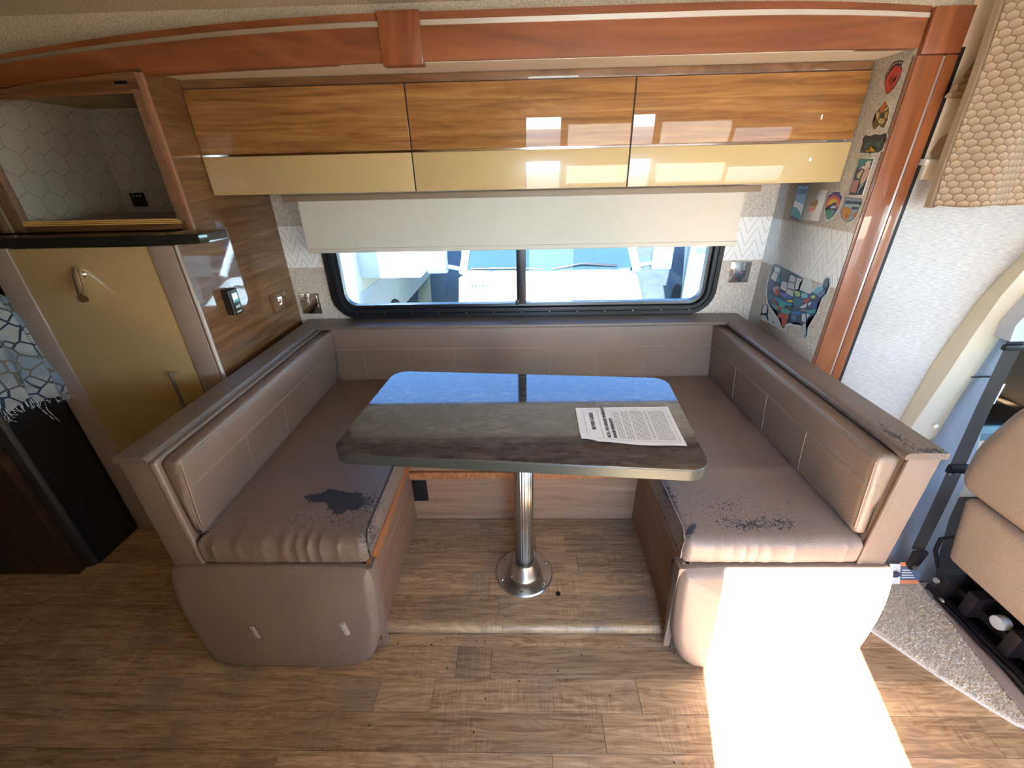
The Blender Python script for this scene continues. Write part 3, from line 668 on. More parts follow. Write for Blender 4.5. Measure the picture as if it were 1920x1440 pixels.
for k in range(6):
    a_ = R(60*k+30-6); lathe('screw', [(0, .0605), (.0065, .0605), (.0055, .0645), (.002, .0655), (0, .064)], (.096*math.cos(a_), 1.17+.096*math.sin(a_), 0), M['chrome'], fl, 12)
lathe('top_flange', [(0, .728), (.09, .728), (.09, .7425), (0, .7425)], (0, 1.17, 0), M['satin'], tb, 40)
# notice on the table
P4 = [(.178, 1.228), (.487, 1.232), (.470, 1.000), (.172, 1.030)]       # TL TR BR BL as seen
def pp(u, v, lift=0):                # u along the long side away from the heading, v from near edge to far edge
    a1 = (P4[3][0]+(P4[2][0]-P4[3][0])*u, P4[3][1]+(P4[2][1]-P4[3][1])*u); b1 = (P4[0][0]+(P4[1][0]-P4[0][0])*u, P4[0][1]+(P4[1][1]-P4[0][1])*u)
    x, y = a1[0]+(b1[0]-a1[0])*v, a1[1]+(b1[1]-a1[1])*v
    near = max(0, 1-v*2.2)
    z = .7822+.004*near*(math.sin(u*7.5)*.5+.5)+.010*max(0, 1-((u/.16)**2+(v/.22)**2))+.0015*math.sin(u*9+v*3)*.5+.0015
    return (x, y, z+lift)
bm = bmesh.new(); G = [[bm.verts.new(pp(i/24, j/16)) for j in range(17)] for i in range(25)]; G2 = [[bm.verts.new(pp(i/24, j/16, -.0005)) for j in range(17)] for i in range(25)]
for g_ in (G, G2):
    for i in range(24):
        for j in range(16): bm.faces.new((g_[i][j], g_[i+1][j], g_[i+1][j+1], g_[i][j+1]))
sheet = from_bm('paper_notice', bm, M['paper'], smooth=True); tag(sheet, 'white printed buyers guide sheet with a curled edge on the table', 'paper')
def strip(bm, u0, u1, v0, v1, n=10):
    for i in range(n):
        w0, w1 = v0+(v1-v0)*i/n, v0+(v1-v0)*(i+1)/n; flat_poly(bm, [pp(u0, w0, .0004), pp(u1, w0, .0004), pp(u1, w1, .0004), pp(u0, w1, .0004)])
bm = bmesh.new()
for u in (.075, .955): strip(bm, u, u+.003, .08, .93)
for v in (.08, .927):
    for i in range(20): strip(bm, .075+.88*i/20, .075+.88*(i+1)/20, v, v+.004, 1)
strip(bm, .225, .229, .08, .93); strip(bm, .37, .3725, .35, .93)
u = .39
while u < .93:
    if random.random() > .16:
        v = .12
        while v < .86:
            w = random.uniform(.02, .08); strip(bm, u, u+.006, v, min(v+w, .88), 1); v += w+.012
    u += .0155
from_bm('fine_print', bm, M['ink_soft'], sheet)
def ptext(body, size, u, v, m='ink', bold=.0006):
    p0 = pp(u, v, .0006); p1 = pp(u, v+.4, .0006); p2 = pp(u-.1, v, .0006)
    xd = Vector(p1)-Vector(p0); xd.z = 0; yd = Vector(p2)-Vector(p0); yd.z = 0; yd = yd-yd.project(xd)
    o = text_mesh('printed_text', body, size, (0, 0, 0), (1, 0, 0), (0, 1, 0), M[m], sheet, bold=bold)
    xd.normalize(); yd.normalize()
    for vt in o.data.vertices:
        c = vt.co; q = Vector(p0)+xd*c.x+yd*c.y
        # drape the letter on the sheet
        best = v+c.x/.235; vt.co = (q.x, q.y, pp(u, min(1, best), .0006)[2]+c.z)
ptext('BUYERS GUIDE', .0155, .17, .33); ptext('AS IS - NO DEALER WARRANTY', .0135, .30, .12); ptext('DEALER WARRANTY', .0125, .36, .12)

# ------------------------------------------------------------------ left side: open cabinet, counter slab, door
ob = thing('open_wall_cabinet', 'open brown wall cabinet lined with hexagon wallpaper', 'cabinet', (-1.5, 1.8, 1.34))
box('back_panel', -1.80, -1.192, 2.03, 2.04, 1.34, 1.80, M['hex_y'], ob); box('side_panel', -1.80, -1.785, 1.60, 2.03, 1.36, 1.80, M['hex_x'], ob)
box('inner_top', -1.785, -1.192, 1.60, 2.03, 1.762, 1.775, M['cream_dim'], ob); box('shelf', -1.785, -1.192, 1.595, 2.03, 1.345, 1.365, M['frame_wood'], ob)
def arched_rail(x0, x1, par):
    rings = []
    for i in range(13):
        x = x0+(x1-x0)*i/12; q = max(0, -x-1.19); zt, zb = 1.797-.042*q-.085*q*q, 1.742-.010*q-.02*q*q
        rings.append([(x, 1.575, zb), (x, 1.597, zb), (x, 1.597, zt), (x, 1.575, zt)])
    loft('top_rail', rings, M['frame_wood'], par, sharp=40)
arched_rail(-1.832, -1.1905, ob); box('bottom_rail', -1.79, -1.1905, 1.575, 1.597, 1.336, 1.356, M['frame_wood'], ob, bev=.0015)
box('stile', -1.218, -1.1905, 1.574, 1.597, 1.366, 1.752, M['side_wood'], ob, bev=.0015)
box('stile', -1.83, -1.785, 1.574, 1.597, 1.336, 1.735, M['side_wood'], ob, bev=.0015)
for k in range(3): box('plywood_edge', -1.785, -1.218, 1.572, 1.596, 1.3565+.006*k, 1.3605+.006*k, plain('pale_plywood', (240, 196, 112), .5), ob)
box('magnet_catch', -1.262, -1.222, 1.572, 1.58, 1.766, 1.774, M['black'], ob)
prism('edge_moulding', [(1.572, 1.336), (1.586, 1.336), (1.586, 1.795), (1.572, 1.795)], 'x', -1.190, -1.170, plain('rose_edge', (156, 112, 88), .4), ob, bev=.002)
ou = box('power_outlet', -1.742, -1.680, 2.022, 2.029, 1.390, 1.446, M['black'], bev=.002); tag(ou, 'black power outlet inside the open hexagon papered cabinet', 'outlet')
for x in (-1.728, -1.712, -1.697): box('socket', x, x+.005, 2.020, 2.023, 1.430, 1.436, M['satin'], ou)
cc = thing('tall_cherry_cabinet', 'dark cherry cabinet at the edge beside the open cabinet', 'cabinet', (-2.1, 1.8, 1.2))
box('cabinet_body', -2.4, -1.835, 1.60, 2.1, 1.336, 1.80, M['cherry_d'], cc); arched_rail(-2.4, -1.834, cc); box('door_stile', -2.4, -1.86, 1.56, 1.60, 1.336, 1.56, M['cherry_d'], cc, bev=.003); box('pale_edge', -1.858, -1.834, 1.568, 1.598, 1.336, 1.50, plain('pale_stile', (140, 120, 92), .4), cc)
box('hinge', -1.80, -1.783, 1.562, 1.575, 1.535, 1.562, M['cherry_d'], cc)
sl = prism('counter_slab', [(-2.4, 1.455), (-1.5, 1.445), (-1.25, 1.447), (-1.12, 1.458), (-1.085, 1.468), (-1.070, 1.49), (-1.070, 1.595), (-2.4, 1.595)], 'z', 1.300, 1.333, M['slab'], bev=.003); tag(sl, 'glossy black stone slab under the open cabinet', 'slab')
# wardrobe door and its mauve frame
d1 = thing('door_1', None, None, (-1.5, 1.46, 0)); d1['kind'] = 'structure'; d1['label'] = 'gold gloss door in a mauve frame'
box('door_leaf', -1.757, -1.274, 1.462, 1.480, .004, 1.296, M['gold'], d1, bev=.003)
box('dark_gap', -1.274, -1.266, 1.470, 1.480, .0, 1.296, M['gasket'], d1)
box('frame_post', -1.266, -1.182, 1.458, 1.482, 0, 1.298, M['mauve'], d1, bev=.003)
prism('frame_edge', [(-1.182, 1.462), (-1.168, 1.458), (-1.164, 1.468), (-1.171, 1.4615)], 'z', 0, 1.298, plain('pale_mauve_edge', (206, 190, 178), .3), d1)
box('frame_post', -1.852, -1.760, 1.458, 1.482, 0, 1.298, M['mauve'], d1, bev=.003)
hd = tube('door_handle', [(-1.332, 1.452, .83), (-1.332, 1.424, .83)], .004, M['satin'], d1, 10); tube('handle_bar', [(-1.342, 1.424, .840), (-1.342, 1.424, .66)], .006, M['satin'], hd, 12); tube('handle_stem', [(-1.342, 1.460, .70), (-1.342, 1.424, .70)], .004, M['satin'], hd, 10)
hk = thing('coat_hook', 'chrome coat hook on the gold gloss door', 'hook', (-1.53, 1.46, 1.2))
lathe('hook_base', [(0, 0), (.012, 0), (.013, -.004), (.009, -.008), (0, -.009)], (-1.533, 1.462, 1.208), M['chrome'], hk, 20, 'y')
tube('upper_prong', [(-1.540, 1.452, 1.226), (-1.535, 1.440, 1.205), (-1.526, 1.424, 1.172), (-1.517, 1.410, 1.148), (-1.510, 1.398, 1.140)], [.013, .015, .015, .013, .014], M['chrome'], hk, 16)
tube('lower_prong', [(-1.553, 1.456, 1.182), (-1.545, 1.440, 1.166), (-1.532, 1.424, 1.150), (-1.516, 1.404, 1.132)], [.008, .012, .012, .014], M['chrome'], hk, 16)
# bed end with the blanket
be = thing('bed_base', 'dark bed base with a black end panel beside the gold door', 'bed', (-2.3, 1.3, 0))
box('black_end_panel', -2.0, -1.862, 1.262, 1.462, .0, .76, M['black_panel'], be)
prism('rounded_corner', chaikin([(-2.0, 1.30), (-1.868, 1.30), (-1.862, 1.262), (-1.885, 1.236), (-2.0, 1.232)], 2), 'z', 0, .76, plain('charcoal_edge', (44, 46, 46), .4), be)
box('brown_front_panel', -3.19, -1.90, 1.20, 1.236, .0, .62, M['brown_dark'], be, bev=.003); box('cream_front_panel', -3.19, -1.92, 1.205, 1.24, .62, .76, M['cream_dim'], be)
box('mattress', -3.19, -1.90, 1.25, 2.1, .76, .98, M['rv_grey'], be, bev=.03)
bm = bmesh.new(); nu, nv = 40, 34; g_ = []
for i in range(nu+1):
    row = []
    for j in range(nv+1):
        u, v = i/nu, j/nv
        x = -2.15+.335*math.sin(min(1, v*1.6)*math.pi/2); z = 1.14 - max(0, v-.45)*.70 + .03*math.sin(u*5)
        if v <= .45: z = 1.14+.02*math.sin(v*9+u*6)
        y = 1.22+.25*u
        fold = math.sin(u*17+v*2)*.014+mnoise.noise(Vector((u*5, v*4, 1)))*.03
        row.append(bm.verts.new((x+fold+.02*v*0, y, z+fold*.6)))
    g_.append(row)
for i in range(nu):
    for j in range(nv): bm.faces.new((g_[i][j], g_[i+1][j], g_[i+1][j+1], g_[i][j+1]))
bmesh.ops.solidify(bm, geom=bm.faces[:], thickness=.006)
bk = from_bm('blanket', bm, M['blanket'], smooth=True); tag(bk, 'white and blue patterned blanket hanging off the dark bed end', 'blanket')
bm = bmesh.new()
for k in range(46):
    y = 1.225+.24*k/46+random.uniform(-.002, .002); x = -1.815+math.sin((y-1.22)/.25*17+2)*.014+random.uniform(-.006, .006); z = .765+.02*math.sin((y-1.22)/.25*5)
    tube_bm(bm, [(x, y, z+.01), (x+random.uniform(-.006, .01), y, z-.012), (x+random.uniform(-.012, .02), y+random.uniform(-.01, .01), z-random.uniform(.018, .03))], .0012, 5)
tube_bm(bm, [(-1.81, 1.33, .76), (-1.80, 1.335, .72), (-1.79, 1.34, .69)], .0018, 5); tube_bm(bm, [(-1.81, 1.36, .76), (-1.80, 1.345, .73), (-1.785, 1.35, .67)], .0015, 5)
fr = from_bm('fringe', bm, M['blanket'], bk); tag(fr, kind='stuff')

STICKERS = [
('sticker', 'red arrowhead shaped sticker with a black fringe, topmost on the side wall', [((30, 24, 24),[(1.6671, 1.7212),(1.6767, 1.7501),(1.6705, 1.7684),(1.6586, 1.7804),(1.6389, 1.7818),(1.617, 1.7745),(1.6229, 1.7636),(1.6122, 1.7534),(1.6129, 1.7377),(1.6157, 1.7231),(1.6223, 1.7068),(1.6407, 1.6926),(1.6516, 1.6992)]),((196, 62, 50),[(1.6661, 1.721),(1.6685, 1.741),(1.661, 1.7552),(1.647, 1.7689),(1.6302, 1.764),(1.6254, 1.7659),(1.6213, 1.7587),(1.6115, 1.752),(1.6145, 1.7379),(1.6183, 1.7253),(1.6244, 1.7081),(1.6397, 1.6937),(1.6515, 1.7002)]),((150, 36, 32),[(1.656, 1.739),(1.6427, 1.7483),(1.643, 1.7369),(1.627, 1.74),(1.6379, 1.7265),(1.6262, 1.7266),(1.6414, 1.7154),(1.6537, 1.725)]),((215, 200, 190),[(1.6689, 1.7652),(1.666, 1.7641),(1.669, 1.7543),(1.672, 1.7555)]),((215, 200, 190),[(1.6641, 1.7707),(1.6608, 1.7693),(1.6645, 1.7635),(1.668, 1.7652)]),((215, 200, 190),[(1.658, 1.7745),(1.6541, 1.7726),(1.6588, 1.769),(1.662, 1.7707)]),((215, 200, 190),[(1.6499, 1.7771),(1.6466, 1.775),(1.6509, 1.7721),(1.6548, 1.7739)]),((215, 200, 190),[(1.6422, 1.778),(1.6395, 1.7771),(1.6406, 1.7724),(1.6447, 1.7735)]),((215, 200, 190),[(1.6338, 1.7771),(1.6311, 1.7762),(1.6301, 1.7709),(1.6333, 1.7715)]),((215, 200, 190),[(1.6253, 1.7748),(1.6218, 1.7734),(1.6237, 1.7693),(1.6264, 1.7702)]),((215, 200, 190),[(1.6688, 1.7527),(1.6677, 1.7467),(1.6701, 1.7467),(1.6723, 1.7537)])]),
('sticker', 'campfire shaped sticker with orange flame over crossed green logs', [((232, 226, 196),[(1.6449, 1.6825),(1.6252, 1.6641),(1.614, 1.6569),(1.6073, 1.6403),(1.6049, 1.626),(1.6001, 1.6195),(1.6046, 1.5975),(1.617, 1.5975),(1.6306, 1.6058),(1.6448, 1.5954),(1.6573, 1.5973),(1.6708, 1.6133),(1.6679, 1.6257),(1.6642, 1.6295),(1.6742, 1.6451),(1.6676, 1.6517),(1.6583, 1.6619)]),((84, 74, 34),[(1.6417, 1.6791),(1.6274, 1.6624),(1.6177, 1.6563),(1.6096, 1.6405),(1.608, 1.6263),(1.6032, 1.6208),(1.6066, 1.614),(1.6084, 1.5988),(1.6219, 1.6009),(1.6339, 1.6091),(1.647, 1.5966),(1.6566, 1.5994),(1.6683, 1.6131),(1.6657, 1.6244),(1.6593, 1.628),(1.6707, 1.6447),(1.6637, 1.6502),(1.6555, 1.6596)]),((206, 104, 50),[(1.6407, 1.6769),(1.6299, 1.6627),(1.6374, 1.6515),(1.6365, 1.6433),(1.6514, 1.6448),(1.6533, 1.6583)]),((196, 176, 96),[(1.6667, 1.6464),(1.6542, 1.6472),(1.6461, 1.634),(1.6492, 1.624),(1.6592, 1.6311)]),((182, 178, 110),[(1.639, 1.6292),(1.6248, 1.6258),(1.6141, 1.6167),(1.6229, 1.6093),(1.6415, 1.615),(1.6464, 1.6216)]),((210, 200, 130),[(1.6237, 1.658),(1.6184, 1.6534),(1.6287, 1.6465),(1.6375, 1.6484)]),((60, 52, 40),[(1.6432, 1.6378),(1.6277, 1.6444),(1.6214, 1.6316),(1.6308, 1.6254),(1.6423, 1.6295)]),((190, 150, 70),[(1.6266, 1.6422),(1.6132, 1.6429),(1.6128, 1.6267),(1.6188, 1.6232)])]),
('sticker', 'black highway shield sticker with teal lettering and flames', [((226, 220, 206),[(1.6863, 1.5876),(1.6793, 1.5838),(1.6612, 1.5816),(1.6405, 1.5866),(1.6187, 1.5816),(1.5944, 1.5861),(1.5815, 1.5754),(1.5878, 1.5634),(1.5831, 1.5507),(1.581, 1.5339),(1.5945, 1.5259),(1.624, 1.5264),(1.6352, 1.5232),(1.6442, 1.5263),(1.6834, 1.5282),(1.6899, 1.5357),(1.6852, 1.5534),(1.697, 1.574)]),((30, 36, 40),[(1.6833, 1.585),(1.6764, 1.5815),(1.6601, 1.5794),(1.6384, 1.5837),(1.6175, 1.5792),(1.5948, 1.5839),(1.5848, 1.576),(1.5909, 1.5646),(1.5855, 1.5513),(1.5843, 1.5355),(1.5972, 1.5281),(1.625, 1.5284),(1.6363, 1.5254),(1.646, 1.5286),(1.6815, 1.5302),(1.6863, 1.5355),(1.6816, 1.5532),(1.6925, 1.5726)]),((60, 120, 110),[(1.6671, 1.5415),(1.6683, 1.5581),(1.6645, 1.5579),(1.663, 1.5409)]),((60, 120, 110),[(1.6552, 1.5432),(1.6586, 1.5598),(1.6411, 1.561),(1.6405, 1.5584),(1.6541, 1.5576),(1.6515, 1.5426)]),((60, 120, 110),[(1.6401, 1.547),(1.6422, 1.56),(1.6385, 1.5598),(1.6365, 1.5464)]),((60, 120, 110),[(1.6283, 1.5486),(1.6314, 1.5642),(1.6281, 1.564),(1.6243, 1.5484)]),((60, 120, 110),[(1.617, 1.5481),(1.6199, 1.5631),(1.6159, 1.5629),(1.6128, 1.5475)]),((60, 120, 110),[(1.6069, 1.5434),(1.6101, 1.5615),(1.6055, 1.5613),(1.6009, 1.5389)]),((60, 120, 110),[(1.6023, 1.558),(1.6016, 1.5726),(1.599, 1.5703),(1.598, 1.5556)]),((222, 160, 40),[(1.6579, 1.5334),(1.6513, 1.5409),(1.6433, 1.5384),(1.639, 1.5502),(1.6308, 1.5401),(1.6245, 1.5441),(1.6229, 1.5376),(1.6136, 1.5319)]),((150, 50, 30),[(1.6461, 1.5337),(1.641, 1.5405),(1.6309, 1.5336)])]),
('sticker', 'tall poster sticker of pink rock spires under a teal sky', [((228, 226, 214),[(1.6827, 1.5127),(1.6076, 1.5141),(1.6049, 1.3975),(1.6776, 1.3965)]),((44, 52, 66),[(1.678, 1.5099),(1.6101, 1.5106),(1.609, 1.3998),(1.6734, 1.3988)]),((40, 120, 130),[(1.6778, 1.5094),(1.6104, 1.5103),(1.6094, 1.4942),(1.6278, 1.503),(1.6474, 1.4939),(1.6644, 1.478),(1.6759, 1.4902)]),((216, 204, 200),[(1.6358, 1.5047),(1.6191, 1.5044),(1.6139, 1.4842),(1.6274, 1.4827),(1.6339, 1.4764),(1.6468, 1.4828),(1.6602, 1.4796),(1.65, 1.4891)]),((206, 170, 164),[(1.6298, 1.4827),(1.6123, 1.4811),(1.6071, 1.4608),(1.6168, 1.4416),(1.6324, 1.4283),(1.6394, 1.4476),(1.6365, 1.4716)]),((196, 170, 140),[(1.6631, 1.4651),(1.6494, 1.478),(1.6388, 1.4764),(1.6435, 1.4507),(1.6568, 1.4497),(1.6629, 1.457)]),((180, 120, 120),[(1.6722, 1.4445),(1.6436, 1.4459),(1.6432, 1.4247),(1.6412, 1.4049),(1.6708, 1.407)]),((170, 190, 210),[(1.63, 1.4283),(1.6153, 1.4384),(1.631, 1.4152),(1.6304, 1.4037),(1.6358, 1.4043),(1.6342, 1.4217)]),((24, 26, 34),[(1.6462, 1.4939),(1.6392, 1.4969),(1.6385, 1.4906),(1.643, 1.4875)]),((24, 26, 34),[(1.64, 1.4764),(1.6339, 1.4764),(1.641, 1.4508),(1.6463, 1.4515)])]),
('sticker', 'blue rectangular sticker of a wave reading coast, nearest the window wall', [((40, 72, 104),[(1.9937, 1.4216),(1.9146, 1.4209),(1.9171, 1.4083),(1.916, 1.285),(1.9941, 1.2878)]),((112, 158, 196),[(1.9905, 1.4187),(1.9185, 1.4183),(1.9159, 1.2887),(1.9906, 1.2913)]),((214, 222, 220),[(1.987, 1.3614),(1.9722, 1.3582),(1.9226, 1.3472),(1.9188, 1.3614),(1.9177, 1.3073),(1.9541, 1.3288),(1.9912, 1.3343)]),((64, 142, 140),[(1.9921, 1.3363),(1.9643, 1.3342),(1.9259, 1.3168),(1.923, 1.288),(1.9876, 1.299)]),((52, 62, 84),[(1.9953, 1.3026),(1.9206, 1.2907),(1.9194, 1.2867),(1.9927, 1.289)])]),
('sticker', 'pale square sticker with a small ochre and pink shape beside the blue one', [((196, 190, 184),[(1.9081, 1.4077),(1.7975, 1.4072),(1.7982, 1.2959),(1.9088, 1.2929)]),((158, 130, 70),[(1.882, 1.3578),(1.8645, 1.3637),(1.8523, 1.373),(1.8387, 1.3719),(1.8295, 1.3611),(1.8365, 1.3473),(1.8623, 1.3455),(1.8778, 1.3493)]),((214, 134, 110),[(1.8801, 1.3384),(1.8614, 1.3436),(1.8365, 1.3473),(1.8365, 1.3339),(1.8659, 1.3247),(1.8788, 1.3286)]),((60, 60, 60),[(1.883, 1.3655),(1.8795, 1.3667),(1.879, 1.3628),(1.8816, 1.3627)])]),
('sticker', 'arrowhead sticker with rainbow sunset arcs over a dark mountain', [((226, 226, 218),[(1.7677, 1.4047),(1.7497, 1.4099),(1.7197, 1.4067),(1.7182, 1.3981),(1.7013, 1.3919),(1.7011, 1.3745),(1.7024, 1.3426),(1.7172, 1.3197),(1.7421, 1.3003),(1.7628, 1.308),(1.7831, 1.3399),(1.7897, 1.3692),(1.7861, 1.3931),(1.7676, 1.3985)]),((60, 52, 120),[(1.764, 1.4031),(1.7474, 1.4052),(1.7225, 1.404),(1.7202, 1.3962),(1.7049, 1.3909),(1.7043, 1.3743),(1.7073, 1.344),(1.7208, 1.3212),(1.7431, 1.3043),(1.7597, 1.3111),(1.7786, 1.3403),(1.7861, 1.3694),(1.7822, 1.3915),(1.7653, 1.3968)]),((206, 62, 80),[(1.7837, 1.3695),(1.7758, 1.3846),(1.7617, 1.3925),(1.7388, 1.3936),(1.7179, 1.3858),(1.7052, 1.3743),(1.7064, 1.3565),(1.7179, 1.345),(1.7774, 1.3441),(1.7844, 1.3584)]),((226, 110, 50),[(1.7808, 1.3605),(1.7774, 1.3754),(1.7612, 1.3853),(1.7383, 1.3865),(1.7201, 1.3787),(1.7114, 1.3668),(1.7129, 1.3525),(1.7631, 1.3525)]),((238, 190, 50),[(1.7704, 1.3612),(1.7668, 1.3724),(1.7524, 1.3795),(1.7345, 1.3787),(1.7214, 1.3697),(1.7238, 1.3571),(1.7599, 1.3582)]),((20, 20, 30),[(1.7798, 1.3439),(1.7594, 1.3573),(1.7407, 1.3676),(1.719, 1.3708),(1.7272, 1.364),(1.7174, 1.3558),(1.7179, 1.345),(1.75, 1.3443),(1.7749, 1.3359)]),((210, 214, 214),[(1.7506, 1.3516),(1.732, 1.3619),(1.7343, 1.3546),(1.7187, 1.3583),(1.7232, 1.35),(1.748, 1.3463)]),((70, 130, 100),[(1.7743, 1.3378),(1.7525, 1.3432),(1.7208, 1.342),(1.7245, 1.3227),(1.7433, 1.3046),(1.7592, 1.3121)])]),
('sticker', 'pale blue sticker of orange rocks under two lines of lettering, lowest by the post', [((60, 80, 96),[(1.6889, 1.3891),(1.6046, 1.3894),(1.5992, 1.3707),(1.6049, 1.357),(1.6064, 1.3316),(1.621, 1.3164),(1.6415, 1.3091),(1.67, 1.3169),(1.6873, 1.3349),(1.6886, 1.349),(1.6812, 1.3566)]),((158, 182, 196),[(1.685, 1.3867),(1.6062, 1.3876),(1.6025, 1.3714),(1.609, 1.355),(1.6097, 1.333),(1.6231, 1.318),(1.6425, 1.3111),(1.668, 1.3185),(1.6832, 1.3353),(1.6845, 1.3475),(1.6781, 1.3559)]),((224, 140, 46),[(1.6854, 1.351),(1.6706, 1.3573),(1.6549, 1.3584),(1.6381, 1.3511),(1.6349, 1.3393),(1.6411, 1.3302),(1.6388, 1.3147),(1.6656, 1.3191),(1.6827, 1.3371)]),((214, 120, 60),[(1.6199, 1.3355),(1.6115, 1.3498),(1.61, 1.3415),(1.601, 1.3439),(1.6093, 1.3296),(1.625, 1.3299)]),((150, 84, 30),[(1.659, 1.3338),(1.6495, 1.3364),(1.6463, 1.3244),(1.6533, 1.322)])]),
